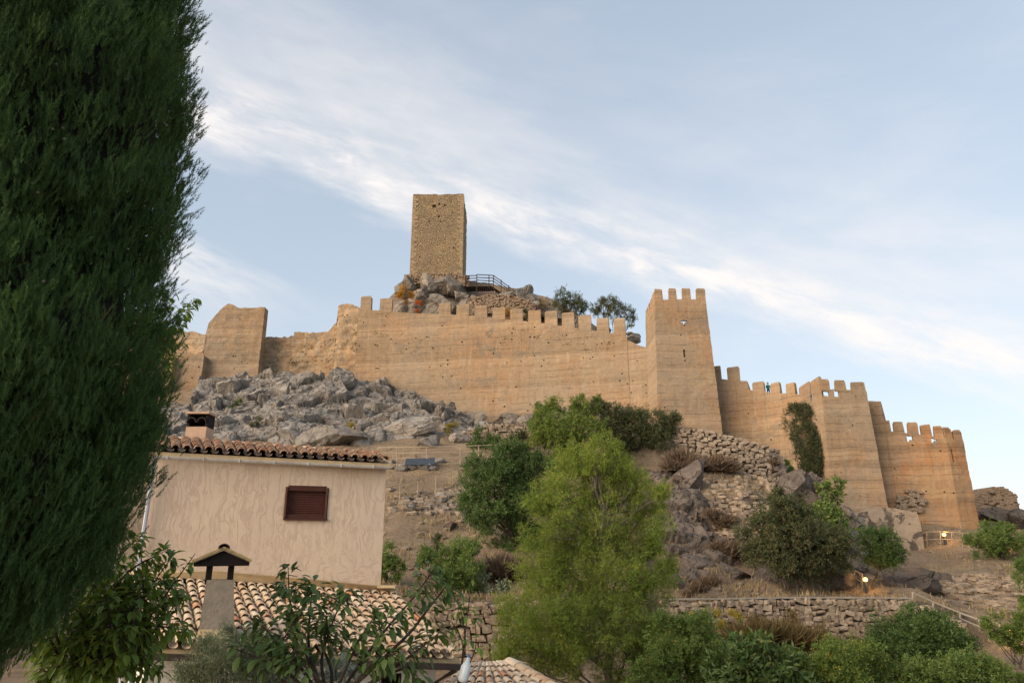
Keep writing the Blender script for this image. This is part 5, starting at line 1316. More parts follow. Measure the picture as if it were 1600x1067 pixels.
    lm = 1 + .10 * vnoise(np.c_[np.cos(A_.ravel()) * 3, np.sin(A_.ravel()) * 3, Q_.ravel() * 1.6], 21).reshape(A_.shape)
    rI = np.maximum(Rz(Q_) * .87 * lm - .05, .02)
    MB().grid(np.stack([X0 + np.cos(A_) * rI, Yc + np.sin(A_) * rI, Q_], -1), wrap=True).build('inner_shade_shell', plain('shaded_twig_brown', (.022, .022, .014), .4, 14, bump=1.0, bd=.05), t)
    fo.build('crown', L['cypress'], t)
    m = MB(); q = np.random.default_rng(9)
    V2, F2 = ICO[1]
    for k in range(60):
        z = q.uniform(zlo + 1, zz[-5]); a = q.uniform(-2.1, .4); Rr = Rz(z) * .99; m.add(np.array([X0 + math.cos(a) * Rr, Yc + math.sin(a) * Rr, z]) + V2 * .013, F2)
    tag(m.build('cones', M['stone_pale'], t), kind='stuff')
cypress()

# --- the feathery yellow-green tree in the middle
def willow():
    r_ = np.random.default_rng(61); Y = 31.0
    lb = [(928,726,24),(900,735,26),(955,735,28),(990,752,24),(868,765,26),(915,775,42),(968,785,46),(1010,800,30),(865,812,38),(925,840,56),(992,850,46),(1025,850,22),(850,868,36),(895,900,54),(960,915,58),(1015,915,36),
          (838,915,30),(812,960,32),(860,975,50),(925,990,58),(995,985,48),(815,1012,32),(875,1035,48),(975,1045,52),(1035,990,22),(905,708,12),(935,702,12),(962,714,12),(1030,775,14),(838,790,14),(795,1040,24),(1040,890,14),(1025,1035,24)]
    lobes = lobes_px(r_, lb, Y, .55); b = np.array([P(955, 1060, Y)[0], Y, GZ0 - .1])
    t = thing('willow_tree', 'large feathery yellow green tree in the middle of the photo', 'tree', b)
    m = MB(); top = P(935, 720, Y)
    ctr = np.linspace(b, top, 9) + np.c_[r_.normal(0, .12, (9, 2)), np.zeros(9)]; ctr[0] = b; m.tube(ctr, np.linspace(.17, .03, 9), 8)
    for lc, R in lobes:
        k = int(np.clip(np.interp(lc[2] - 1.6, ctr[:, 2], np.arange(9)), 0, 7)); s = ctr[k]; md = (s + lc) / 2 + [0, 0, .4]; tt = np.linspace(0, 1, 6)[:, None]
        cv = (1 - tt) ** 2 * s + 2 * tt * (1 - tt) * md + tt ** 2 * lc; m.tube(cv, .06 * (1 - .8 * tt[:, 0]), 5)
        for _ in range(6): m.tube(np.linspace(cv[3], lc + rdir(r_, 1)[0] * R, 4) + r_.normal(0, .04, (4, 3)), [.025, .018, .012, .006], 3, False)
    m.build('trunk', M['bark_pale'], t)
    fo = Foliage(); tm = [tmpl_spray(70 + i, 7, .085, .34, .7) for i in range(4)]
    R2 = np.array([q[1] ** 1.7 for q in lobes]); per = 46
    for (c, R), k in zip(lobes, (1000 * R2 / R2.sum()).astype(int) + 3):
        d = rdir(r_, k); d[:, 2] = d[:, 2] * .7 + .15
        st = c + d * R * .25 - [0, 0, R * .45]; en = c + d * (R * r_.uniform(.75, 1.3, k))[:, None] + np.c_[r_.normal(0, .1, (k, 2)), r_.uniform(-.2, .6, k)]
        ln = np.linalg.norm(en - st, axis=1); md = (st + en) / 2 + np.c_[r_.normal(0, .1, (k, 2)), .22 * ln]
        u = np.sort(r_.uniform(.12, 1.02, (k, per)) ** .8, axis=1)[..., None]
        p = (1 - u) ** 2 * st[:, None] + 2 * u * (1 - u) * md[:, None] + u ** 2 * en[:, None]
        tg = 2 * (1 - u) * (md - st)[:, None] + 2 * u * (en - md)[:, None]; tg /= np.linalg.norm(tg, axis=-1)[..., None]
        side = r_.normal(size=(k, per, 3)); rad = .17 * (1.15 - .8 * u) * np.minimum(1, ln / 1.2)[:, None, None]
        p = p + side * rad; D = tg * .75 + side * .45 + np.array([0, 0, -.62]) * u
        tone = np.clip(.5 + .28 * vnoise(c[None] + d * R, 35) + r_.normal(0, .26, k), 0, 1)
        p = p.reshape(-1, 3); D = D.reshape(-1, 3); n = len(p); tn = tint_of(r_, n, np.repeat(tone, per), .03); pk = r_.integers(0, 4, n)
        for q in range(4): s = pk == q; fo.add(p[s], D[s], rdir(r_, s.sum()), r_.uniform(.17, .33, s.sum()), tm[q], tn[s])
    fo.build('crown', L['willow'], t)
willow()
LF = [tmpl_leaf()]
# --- dark bushy tree left of it
tree('bushy_tree', 'dense dark green bushy tree left of the feathery tree', 'tree', [(760,745,36),(800,735,38),(840,745,34),(780,780,46),(825,785,44),(750,790,28),(800,820,40),(835,828,34),(790,722,24),(745,760,20),(822,720,20),(858,770,22),(735,775,12),(765,722,14),(850,722,14),(815,850,26),(845,855,18)], 50, None, 'bottle', 7500, .45, .16, seed=62, clump=30, fill=.55, sig=.16, upw=.5, fork=.2, stems=3)
# --- trees at the foot of the curtain wall
tree('hackberry_tree', 'bright green tree touching the curtain wall beside a grey rock', 'tree', [(868,650,22),(895,645,20),(880,672,30),(912,680,30),(905,632,12),(850,672,18),(845,652,12),(858,700,26),(890,712,28),(925,632,9)], 69, None, 'bright', 5200, .48, .14, seed=63, clump=26, sig=.2, fill=.5, fork=.2)
tree('oak_tree', 'dark olive tree at the left foot of the square tower', 'tree', [(985,668,28),(1020,662,24),(1045,660,14),(960,680,28),(1000,695,30),(1035,685,20),(940,650,20),(930,640,12),(1055,656,8),(970,645,14)], 73, None, 'olive_dark', 5600, .5, .14, seed=64, clump=26, sig=.2, fill=.5, fork=.2)
shrub('shrub', 'rounded green shrub left of the bright tree, above the path railing', 'shrub', [(838,650,15),(845,668,16),(832,680,14)], 72, 'green', 1100, .42, 65)
shrub('shrub', 'thin olive shrub behind the right end of the path railing', 'shrub', [(800,695,16),(815,705,16),(790,708,12),(820,690,12)], 70, 'olive_dark', 1000, .42, 66)
shrub('shrub', 'low dark shrub in front of the low rubble wall', 'shrub', [(752,685,14),(768,690,13),(740,692,10)], None, 'bottle', 800, .4, 67)
# --- right side trees
tree('elm_tree', 'spreading dull green tree in front of the dark cliff boulder', 'tree', [(1215,800,26),(1245,790,20),(1195,840,32),(1235,850,42),(1275,855,38),(1300,860,26),(1220,868,22),(1260,872,24),(1185,862,18),(1235,815,26),(1290,868,18),(1215,780,10),(1318,868,16)], 50, (1245, 925, 1), 'olive_dark', 7500, .42, .15, seed=68, clump=28, sig=.18, fill=.45, autumn=.09, fork=.3)
tree('fig_tree', 'loose bright fig tree between the dark boulder and the corner tower', 'tree', [(1292,770,12),(1305,760,11),(1290,800,20),(1305,825,20),(1285,830,18),(1298,850,20),(1315,845,12),(1310,795,11),(1285,755,8),(1312,755,6)], 61, None, 'green', 2600, .34, .10, tm=[tmpl_leaf(.6, .2, .1)], seed=69, clump=16, sig=.25, fill=.4, fork=.3)
tree('small_tree', 'small round headed tree on curved stems, next to the lit lamp', 'tree', [(1365,845,18),(1385,850,18),(1375,868,18),(1355,862,13),(1398,868,12),(1370,832,9),(1405,878,7),(1388,880,9)], 52.5, (1362, 925, 1), 'bottle', 2300, .34, .07, seed=70, clump=22, sig=.22, fill=.4, fork=.5, stems=2)
shrub('shrub', 'large green shrub beside the ruined stump at the right end', 'shrub', [(1530,850,16),(1552,838,20),(1575,842,20),(1560,858,20),(1588,860,12),(1540,830,10),(1590,848,10)], 66, 'green', 2600, .42, 71, upw=.4)
shrub('shrub', 'green shrub cut off by the right edge, above the tumbled stones', 'shrub', [(1605,900,16),(1598,880,8),(1610,925,14)], 50, 'green', 700, .35, 72)
shrub('shrub', 'yellow green shrub at the right edge with a lamp glowing inside', 'shrub', [(1580,978,17),(1598,972,18),(1565,985,13),(1590,995,16),(1552,975,9),(1605,990,14),(1540,968,7)], 40, 'bright', 1500, .32, 73)
# --- creeper on the wall
def creeper():
    r_ = np.random.default_rng(74); t = None; fo = Foliage(); 
    poly = [(634, 1232, 1262), (645, 1228, 1275), (665, 1226, 1281), (690, 1235, 1283), (710, 1243, 1283), (730, 1252, 1281), (745, 1258, 1276)]
    ys = np.array([q[0] for q in poly]); n = 5200; py = r_.uniform(630, 742, n); u = r_.random(n); px = np.interp(py, ys, [q[1] for q in poly]) * (1 - u) + np.interp(py, ys, [q[2] for q in poly]) * u + r_.normal(0, 3.4, n)
    keep_ = vnoise(np.c_[px / 8, py / 10, np.zeros(n)], 3) > -.3; px, py, u = px[keep_], py[keep_], u[keep_]; n = len(px)
    Yw = np.interp(px, [1225, 1262, 1290], [84.6, 81.9, 79.2]) - r_.uniform(.1, 1.3, n) * np.sin(np.clip(u, .05, .95) * math.pi) - .15 - .035 * (py - 630) * .12
    p = np.array([P(a, b, y) for a, b, y in zip(px, py, Yw)])
    b = np.array([p[:, 0].mean(), p[:, 1].mean(), zt(p[:, 0].mean(), p[:, 1].mean())[0]])
    t = thing('creeper', 'dark evergreen creeper hanging down the wall left of the corner tower', 'creeper', b)
    m = MB()
    for k in range(9):
        a = 1238 + k * 5; m.tube([P(1262 + k * 1.6, 752, 80.6), P(1256 + k * 2.5, 712, 81.2), P(a, 665, np.interp(a, [1225, 1290], [84, 79.4]) - .4)], [.06, .05, .03], 4)
    m.build('stems', M['bark_pale'], t)
    D = rdir(r_, n) + [0, -.6, -.5]; cl = vnoise(p * .9, 4) * .5 + .5
    for k in range(4): s = np.arange(n) % 4 == k; fo.add(p[s], D[s], rdir(r_, s.sum()), r_.uniform(.25, .5, s.sum()), SPR[k], tint_of(r_, s.sum(), cl[s], .05))
    fo.build('foliage', L['creeper'], t)
creeper()
shrub('plant', 'bright green plant growing on top of the curved retaining wall, by the creeper', 'plant', [(1222,722,7),(1232,732,7),(1240,738,6)], 71.5, 'bright', 260, .34, 75)
# --- dry shrubs on the cliff
def dry_shrub(label, lb, Y, seed, leaf='dry', n=1500, name='dry_shrub'):
    r_ = np.random.default_rng(seed)
    if Y is None:
        lo = max(lb, key=lambda q: q[1] + q[2]); g = G(lo[0], lo[1] + lo[2] * .6); Y = g[1] if g is not None else 60
    lobes = lobes_px(r_, lb, Y, .4); c = lobes[0][0]; b = np.array([c[0], c[1], zt(c[0], c[1])[0]])
    t = thing(name, label, 'shrub', b); fo = Foliage(); R2 = np.array([q[1] ** 2 for q in lobes])
    for (lc, R), k in zip(lobes, (n * R2 / R2.sum()).astype(int) + 4):
        d = rdir(r_, k); d[:, 2] = np.abs(d[:, 2]) + .1; st = lc + np.c_[r_.normal(0, R * .35, (k, 2)), np.full(k, -R * .75)]
        fo.add(st, d + [0, 0, .3], rdir(r_, k), R * r_.uniform(.8, 1.75, k), (np.array([(0, -.018, 0), (0, .018, 0), (.55, .02, .02), (1, .0, -.06), (.5, -.015, .05), (.85, .16, .06), (.6, .0, 0), (.9, -.14, .02)]), np.array([(0, 1, 2), (0, 2, 3), (2, 4, 5), (4, 6, 7)])), r_.random(k) * .9)
    fo.build('twigs', L[leaf], t); return t
dry_shrub('greyish brown dry bush under the pale stones of the curved wall, left one', [(1062,712,18),(1080,722,16),(1050,725,14)], 68, 80)
dry_shrub('reddish brown dry bush under the pale stones of the curved wall, right one', [(1120,722,19),(1140,728,13),(1105,728,12)], 68.5, 81)
dry_shrub('small dry bush against the right end of the curved retaining wall', [(1205,722,11),(1200,733,8)], 70, 82, n=500)
dry_shrub('brown dry bush on the cliff below the fallen flat stones', [(1130,810,16),(1112,800,12)], 58, 83, n=800)
dry_shrub('grey dry bush halfway down the dark cliff', [(1140,855,18),(1165,862,14),(1120,850,12)], 55, 84, n=900)
dry_shrub('brown dead bush hanging under the dark bushy tree', [(790,880,24),(775,895,18),(810,900,16)], 46, 85, n=1100)
dry_shrub('pale dry bush at the foot of the dark cliff above the terrace wall', [(1090,915,14),(1110,905,14),(1075,925,10)], 47.5, 86, n=700)
# --- plants among the grey rocks
shrub('shrub', 'dark green juniper among the grey rocks below the leftmost broken tower', 'shrub', [(362,642,12),(352,636,9),(376,630,7),(368,648,9)], None, 'bottle', 700, .38, 90)
shrub('sapling', 'narrow olive sapling among the rocks behind the house roof', 'sapling', [(400,655,6),(399,668,8),(401,680,8)], None, 'olive_dark', 320, .36, 91)
shrub('sapling', 'narrow yellow sapling in front of the rocks above the house roof', 'sapling', [(548,658,5),(547,668,6),(548,683,6),(545,690,5)], None, 'yellow', 260, .36, 92)
shrub('sapling', 'yellow green sapling right of the big flat grey rock', 'sapling', [(708,660,6),(707,670,8),(709,680,6)], None, 'yellow', 260, .36, 93)
shrub('shrub', 'green weeds at the foot of the rocks beside the cypress', 'shrub', [(242,680,12),(255,684,8)], None, 'green', 300, .36, 94)
shrub('shrub', 'autumn yellow bush on the keep crag', 'shrub', [(632,458,8),(638,466,7),(629,466,7)], 108, 'orange', 420, .5, 95)
shrub('shrub', 'small red bush on the keep crag', 'shrub', [(653,476,5),(652,483,4)], 107.6, 'red', 160, .5, 96)
shrub('shrub', 'yellowing bush showing between two merlons of the curtain wall', 'shrub', [(792,490,7),(790,498,6)], 101, 'orange', 260, .5, 97)
shrub('shrub', 'olive bush showing between two merlons right of the yellowing one', 'shrub', [(820,492,7),(820,500,6)], 101, 'olive_dark', 260, .5, 98)
# --- holm oaks on the skyline
tree('holm_oak', 'left of two dark holm oaks on the skyline behind the curtain wall', 'tree', [(880,462,11),(874,472,9),(896,468,10),(905,474,9),(888,478,11),(903,482,10),(876,482,8),(912,478,6)], 103, (890, 512, 1), 'olive_dark', 1300, .5, .14, seed=100, clump=16, sig=.26, fill=.3, fork=.5)
tree('holm_oak', 'right of two dark holm oaks on the skyline behind the curtain wall', 'tree', [(955,472,10),(940,480,10),(965,482,10),(978,490,10),(955,488,11),(930,484,8),(985,498,7),(982,508,5),(945,470,6)], 100, (955, 520, 1), 'olive_dark', 1300, .5, .14, seed=101, clump=16, sig=.26, fill=.3, fork=.5)
tree('bare_tree', 'thin sparse tree beside the wooden stairs on the skyline', 'tree', [(850,474,7),(843,472,5),(856,480,5)], 107, (850, 500, 1), 'brownish', 170, .4, .06, seed=102, clump=8, sig=.3, fill=.2, fork=.4)
# --- hillside shrubs left of the willow
shrub('shrub', 'green shrub against the right edge of the pink house wall', 'shrub', [(606,870,14),(612,890,14),(600,895,12),(604,905,14)], 42, 'green', 900, .34, 103)
shrub('shrub', 'large loose green shrub on the slope between the house and the dark tree', 'shrub', [(700,862,22),(735,870,20),(680,880,20),(720,892,26),(745,880,14),(725,915,22),(695,905,18)], 44, 'green', 2400, .36, 104)
shrub('shrub', 'brownish small shrub on the bare slope above the large loose one', 'shrub', [(680,858,9),(668,868,8),(690,848,7)], 46, 'olive_dark', 380, .36, 105)
shrub('agave', 'grey green spiky plant at the foot of the brown dead bush', 'plant', [(768,912,10),(776,918,8)], 43, 'olive', 160, .5, 106)
# --- hedge-like bushes along the bottom edge
def bush(label, lb, Y, leaf, n, size, seed, tm=None, **k): return shrub('bush', label, 'bush', lb, Y, leaf, n, size, seed, tm=tm, **k)
bush('leafy green bush at the bottom, right of the feathery tree', [(1045,1000,28),(1085,995,30),(1060,1040,36),(1110,1030,36),(1030,1060,30),(1095,1065,34)], 27, 'green', 5200, .27, 110)
bush('green bush with lance shaped leaves in the middle of the bottom edge', [(1150,1040,34),(1195,1035,32),(1170,1070,34),(1225,1055,34),(1130,1062,24)], 25, 'cherry_dark', 3600, .26, 111, tm=[tmpl_leaf(.4)], clump=30)
bush('bright green bush at the bottom edge between darker bushes', [(1280,1045,36),(1320,1040,32),(1255,1068,30),(1310,1072,34)], 26, 'bright', 3600, .25, 112, clump=30)
bush('broad dark green bush standing above the others on the lower right', [(1400,1005,30),(1440,985,30),(1475,1000,32),(1420,1035,36),(1465,1035,36),(1500,1030,26),(1380,1030,24),(1448,966,15),(1505,1010,16)], 29, 'bottle', 6200, .30, 113)
bush('green bush filling the bottom right corner below the path', [(1520,1055,28),(1490,1065,28),(1550,1068,24),(1450,1070,28),(1580,1078,22)], 26, 'green', 3000, .28, 114)
bush('green bush between the bright bush and the broad dark one', [(1350,1030,26),(1375,1055,30),(1340,1062,28),(1395,1070,26)], 27, 'green', 2800, .27, 115)
dry_shrub('tall reddish brown dying vine in front of the terrace wall', [(1180,985,26),(1215,990,30),(1250,995,28),(1150,985,20),(1280,1000,20),(1225,1020,26),(1195,1015,24)], 38, 116, 'brownish', 2600, 'dry_vine')
shrub('vine', 'rusty leafed vine climbing in front of the terrace wall', 'plant', [(1175,978,16),(1205,975,16),(1240,985,20),(1270,990,18),(1230,1005,22),(1190,1002,18)], 40, 'brownish', 1500, .3, 117, autumn=.1)
shrub('vine', 'yellowing vine draped over the terrace wall left of the rusty one', 'plant', [(1120,975,14),(1145,972,14),(1100,985,14),(1085,972,8)], 42, 'yellow', 520, .28, 118)
dry_shrub('grey dry bush leaning on the right part of the terrace wall', [(1405,965,14),(1395,975,12)], 45, 119, n=500)
# --- olive in front of the tiled roof
shrub('olive_tree', 'grey green olive tree in front of the tiled roof and chimney', 'tree', [(320,1042,28),(355,1030,28),(395,1035,28),(430,1048,26),(345,1065,34),(400,1070,36),(300,1065,24),(380,1008,16),(335,1012,12),(440,1075,24),(368,990,9)], 11.5, 'olive', 5200, .14, 120, tm=[tmpl_spray(130 + i, 10, .07, .34, .5) for i in range(3)], clump=36, sig=.24, fill=.25, r0=.06, upw=.7)
shrub('silver_plant', 'silvery leaved plant low between the fruit tree branches', 'plant', [(515,1050,14),(535,1055,16),(500,1062,14),(545,1065,12)], 9.0, 'silver', 260, .13, 121, tm=[tmpl_big(.32)], clump=12, upw=.6)
# ------------------------------------------------------------------ near fruit trees: branches and single leaves
BIG = [tmpl_big(.46), tmpl_big(.38), tmpl_big(.54)]
def fruit_tree(name, label, branches, Y, base, leafmat, seed, size, nleaf, r0=.07, droop=.75, extra=None, autumn=.02):
    """branches: lists of (px, py, dY) points along each branch; leaves hang in tufts along the outer part"""
    r_ = np.random.default_rng(seed); b = np.array([P(base[0], 1000, Y)[0], Y, GZ0])
    t = thing(name, label, 'tree', b); m = MB(); pos, D, up = [], [], []
    fk = np.array([b[0], Y, P(base[0], base[1], Y)[2]])
    m.tube(np.linspace(b, fk, 5) + np.c_[r_.normal(0, .02, (5, 2)), np.zeros(5)], np.linspace(r0, r0 * .7, 5), 8)
    for br, nl in branches:
        q = np.array([P(a, c, Y + d) for a, c, d in br]); q = np.vstack([fk + [0, 0, -.2], q]) if np.linalg.norm(q[0] - fk) > .05 else q
        s = np.linspace(0, len(q) - 1, 16); c = np.stack([np.interp(s, np.arange(len(q)), q[:, k]) for k in range(3)], 1)
        for _ in range(2): c[1:-1] = (c[:-2] + 2 * c[1:-1] + c[2:]) / 4
        m.tube(c, np.linspace(r0 * .32, .0045, 16), 5)
        ln = np.linalg.norm(c[-1] - c[0])
        for _ in range(nl):
            k = r_.uniform(.35, 1) ** .7 * 15; i = int(min(k, 14)); p = c[i] + (c[i + 1] - c[i]) * (k - i); tg = unit(c[i + 1] - c[i])
            o = r_.normal(size=3); o -= tg * (o @ tg); o = unit(o); tw = r_.uniform(.02, .16) if k < 14 else .02
            for _ in range(r_.integers(2, 5)):
                o2 = unit(o + r_.normal(0, .55, 3)); pp = p + o2 * tw + tg * r_.uniform(-.03, .06)
                pos.append(pp); D.append(o2 + tg * .5 + [0, 0, -droop * r_.uniform(.5, 1.3)]); up.append(np.array([0, 0, 1.0]) + o2 * .3)
            if tw > .06: m.tube(np.array([p, p + o * tw]), [.006, .003], 3, False)
    m.build('trunk', M['bark'], t)
    pos, D, up = map(np.array, (pos, D, up)); n = len(pos); sz = size * r_.uniform(.7, 1.25, n)
    cr = link('crown', None, t)
    mesh = []
    for k, (V, Fq) in enumerate(BIG):
        for j in range(4):
            tn = [.15, .45, .75, .88][j]
            mesh.append(raw_mesh('leaf', V, Fq, leafmat, True, np.full(len(V), tn)))
    dist = np.linalg.norm(pos - [0, 0, EYE], axis=1); order = np.argsort(-sz / dist)
    x, y, z = frames(D, up)
    lim = min(300, n)
    for i in order[:lim]: place('leaf', mesh[r_.integers(0, 12)], t, pos[i], np.array([x[i], y[i], z[i]]).T, (sz[i],) * 3)
    bpy.data.objects.remove(cr)
    rest = order[lim:]
    if len(rest):
        fo = Foliage(); pk = r_.integers(0, 3, len(rest))
        for k in range(3): q = rest[pk == k]; fo.add(pos[q], D[q], up[q], sz[q], BIG[k], tint_of(r_, len(q), r_.random(len(q)), autumn))
        fo.build('crown', leafmat, t, 'stuff')
    return t
r = np.random.default_rng(140)
# the fruit tree in front of the roofs
br = [([(470,1000,0),(452,940,0),(450,885,.1)], 26), ([(480,1010,0),(485,950,.1),(488,912,.1)], 22), ([(500,1030,.2),(520,970,.1),(540,925,0)], 28), ([(560,1040,.1),(600,985,0),(650,930,0),(690,870,-.1)], 42),
      ([(640,990,0),(670,950,.2),(705,905,.1)], 20), ([(540,1045,-.1),(560,1000,0),(590,955,0)], 26), ([(620,1040,0),(660,1010,0),(690,985,0)], 16), ([(470,1040,-.2),(430,1000,-.2),(400,965,-.2)], 24), ([(450,1050,-.3),(410,1030,-.3),(360,1010,-.3)], 16),
      ([(500,1060,-.3),(470,1035,-.3),(445,1020,-.3)], 22), ([(560,1060,-.3),(580,1035,-.2),(620,1020,-.2)], 26), ([(430,1060,-.2),(440,1000,-.2),(470,960,-.1)], 26), ([(520,1050,.2),(500,1000,.2),(505,955,.2)], 24), ([(600,1055,.1),(640,1040,.1),(655,1060,.1)], 12)]
fruit_tree('fruit_tree', 'young fruit tree with drooping pointed leaves in front of the tiled roof', br, 8.2, (520, 1075), L['cherry_dark'], 141, .125, 300)
# its lean right shoot with the bottle
fruit_tree('fruit_tree', 'thin bare leaning fruit shoot carrying the hanging bottle, right of the tiled roof', [([(722,1040,0),(728,980,0),(738,900,0)], 5), ([(725,1010,0),(716,985,.05),(705,970,.05)], 3), ([(724,1060,0),(745,1010,0),(742,970,0)], 4), ([(728,1000,0),(722,960,0),(712,925,0)], 4)], 8.6, (715, 1062), L['cherry'], 142, .10, 40, .03)
# the leafy tree behind and below the cypress
br = []
for k in range(40):
    a = r.uniform(60, 230); y0 = r.uniform(960, 1060); ex = a + r.uniform(-60, 85); ey = y0 - r.uniform(40, 150)
    if ey < 845: ey = 845 + r.uniform(0, 30)
    d = r.uniform(-.6, .8); br.append(([(120 + (a - 120) * .4, 1040, d * .3), (a, y0, d * .7), (ex, ey, d)], 22))
br += [([(150,960,0),(200,890,0),(255,862,0)], 24), ([(150,1000,0),(215,960,0),(290,930,-.1)], 30), ([(180,1010,0),(230,975,0),(300,985,0)], 22), ([(160,980,.2),(210,930,.1),(265,905,.1)], 24), ([(120,950,.2),(185,870,.2),(215,840,.2)], 22), ([(170,1040,0),(215,1025,0),(245,1045,0)], 22), ([(140,980,.3),(190,930,.2),(228,900,.2)], 24)]
fruit_tree('cherry_tree', 'leafy green tree below and right of the cypress, before the tiled roof', br, 9.0, (120, 1040), L['cherry'], 143, .125, 300, .09)
# taller shoots of a tree behind the cypress, ending in a leafy spray against the sky
br = [([(170,620,0),(230,540,0),(262,505,0),(300,470,0)], 26), ([(180,640,0),(235,575,0),(268,560,0)], 16), ([(170,600,0),(225,500,0),(252,455,0)], 14), ([(200,560,0),(250,520,0),(285,490,0)], 14), ([(180,600,0),(240,545,0),(272,528,0)], 14), ([(200,600,.1),(245,590,0),(262,582,0)], 8)]
fruit_tree('walnut_tree', 'leafy spray of a taller tree sticking out behind the cypress against the sky', br, 10.5, (120, 700), L['cherry'], 144, .14, 300, .1)
# ------------------------------------------------------------------ railings, lamps, walkway and other small things
def railing(label, posts, hpx, mat_=None, rails=(1.0, .55, .1), rad=.03, lo=36):
    """posts: (px, py of the top); they stand on the ground seen hpx pixels lower"""
    T, B_ = [], []
    for px, py in posts:
        g = G(px, py + hpx, lo); Y = g[1] if g is not None else T[-1][1]
        T.append(P(px, py, Y)); B_.append(P(px, py + hpx, Y))
    t = thing('railing', label, 'railing', B_[0])
    for q, b in zip(T, B_): MB().tube([b - [0, 0, .25], q], rad, 5).build('post', mat_ or M['rail'], t)
    for s in rails: MB().tube([b + (q - b) * s for q, b in zip(T, B_)], rad * .9, 5).build('rail', mat_ or M['rail'], t)
    return t
railing('beige path railing on the left slope, level part above the house roof', [(590,699), (620,698.5), (667,698), (719,697), (748,696), (785,694.5)], 33, rails=(1, .72, .45, .18), rad=.045)
railing('beige path railing running diagonally up the left slope beside the house', [(598,762), (625,757), (653,749), (681,741), (708,733), (735,724)], 29, rails=(1, .12), rad=.045)
railing('pale handrail slanting down from the end of the terrace wall', [(1426,925), (1458,940), (1500,957), (1530,968), (1562,974)], 22, M['rail_grey'], (1,), .055)
railing('second lower handrail slanting down the right slope below the first', [(1500,966), (1545,985), (1600,1005)], 20, M['rail_grey'], (1,), .05)
railing('thin beige railing on the path at the foot of the orange wall', [(1438,833), (1448,831), (1469,830), (1487,831), (1504,832), (1520,834)], 24, rails=(1, .5), rad=.035)
railing('short orange lit railing beside the lamp on the terrace', [(1335,890), (1347,896)], 26, rails=(1, .5), rad=.04)
railing('thin railing showing between the cypress and the house', [(205,800), (214,792), (222,786)], 36, rails=(1, .4), rad=.03)
def lamp(label, px, py, Y, h=1.0, r0=.15):
    q = G(px, py + (17 if Y > 60 else 22)); Y = q[1] if q is not None and abs(q[1] - Y) < 12 else Y
    g = P(px, py, Y); zb = zt(g[0], g[1])[0]; zb = min(zb, g[2] - .35)
    t = thing('bollard_lamp', label, 'lamp', (g[0], g[1], zb), 'lit bollard lamps along the castle path')
    MB().tube([[g[0], g[1], zb - .1], [g[0], g[1], g[2] - r0 * .8]], r0 * .75, 8).build('post', M['bollard'], t)
    V, Fq = ICO[2]; part('globe', g + V * [r0, r0, r0 * .95], Fq, M['lamp'], t, True)
    MB().tube([g + [0, 0, r0 * .85], g + [0, 0, r0 * 1.05]], r0 * .8, 8).build('lid', M['bollard'], t)
    d = bpy.data.lights.new('lamp_light', 'POINT'); d.energy = 16; d.color = (1, .52, .16); d.shadow_soft_size = .2
    o = link('lamp_light', d, t, g + [0, -.32, .1])
lamp('lit bollard lamp beside the small round headed tree on the terrace', 1352, 905, 50.5, r0=.145)
lamp('lit bollard lamp on the path at the foot of the orange wall', 1475, 835, 69.5, r0=.17)
lamp('lit lamp glowing inside the large green shrub near the ruined stump', 1569, 843, 63.2, r0=.15)
lamp('lit lamp glowing in the yellow green shrub at the right edge', 1580, 983, 38.8, r0=.11)
# information panel behind the path railing
Yp = G(657, 732)[1]; A, B = P(634, 717, Yp), P(680, 715.5, Yp); t = thing('panel', 'slate blue tilted panel on the path behind the railing', 'sign', (A[0], A[1], zt(A[0], A[1])[0]))
d = unit(B - A); n = np.array([0, -.8, .6])
MB().box((A + B) / 2 + [0, -.2, -.3], (np.linalg.norm(B - A), .8, .06), np.array([d, unit(np.cross(n, d)), n])).build('board', M['slate_panel'], t)
for s in (.08, .92):
    p = A * (1 - s) + B * s; MB().bar(p + [0, 0, -.3], [p[0], p[1], zt(p[0], p[1])[0] - .2], .08).build('leg', M['bollard'], t)
# wooden walkway by the keep
Yk = 110.0
t = thing('wooden_walkway', 'dark wooden walkway and stairs with railings beside the keep', 'walkway', P(745, 460, Yk))
def W(px, py, dy=0): return P(px, py, Yk + dy)
for dy in (0, 2.2):
    for px, a, b in ((727, 431, 447), (745, 429, 462), (764, 429.5, 450), (771, 430.5, 452), (783, 437, 458), (795, 446, 464), (806, 455, 468)):
        MB().bar(W(px, a, dy), W(px, b, dy), .14).build('post', M['timber'], t)
    for k in range(4):
        o = k * 4.4; MB().bar(W(727, 431 + o, dy), W(745, 430.5 + o, dy), .09, .12).build('rail', M['timber'], t)
        MB().bar(W(745, 429 + o, dy), W(771, 430.5 + o, dy), .09, .12).build('rail', M['timber'], t)
        if k < 3: MB().bar(W(771, 430.5 + o, dy), W(810, 459 + o * .8, dy), .09, .12).build('rail', M['timber'], t)
    MB().bar(W(768, 445, dy), W(806, 470, dy), .12, .35).build('stringer', M['timber_light'] if dy == 0 else M['timber'], t)
q = [W(727, 447.5), W(771, 447), W(771, 447, 2.2), W(727, 447.5, 2.2)]
for k in range(14):
    u0, u1 = k / 14, (k + .92) / 14
    a, b = q[0] * (1 - u0) + q[1] * u0, q[0] * (1 - u1) + q[1] * u1; c = (a + b) / 2
    MB().box(c + [0, 1.1, 0], (np.linalg.norm(b - a), 2.3, .1)).build('plank', M['timber'], t)
for k in range(9):
    u = (k + .5) / 9; p = W(770 + 36 * u, 446 + 24 * u); MB().box(p + [0, 1.1, .05], (.42, 2.1, .06)).build('step', M['timber_light'], t)
t = thing('wooden_stairs', 'lower flight of dark wooden stairs behind the merlons, beside the sparse tree', 'stairs', P(840, 485, 107))
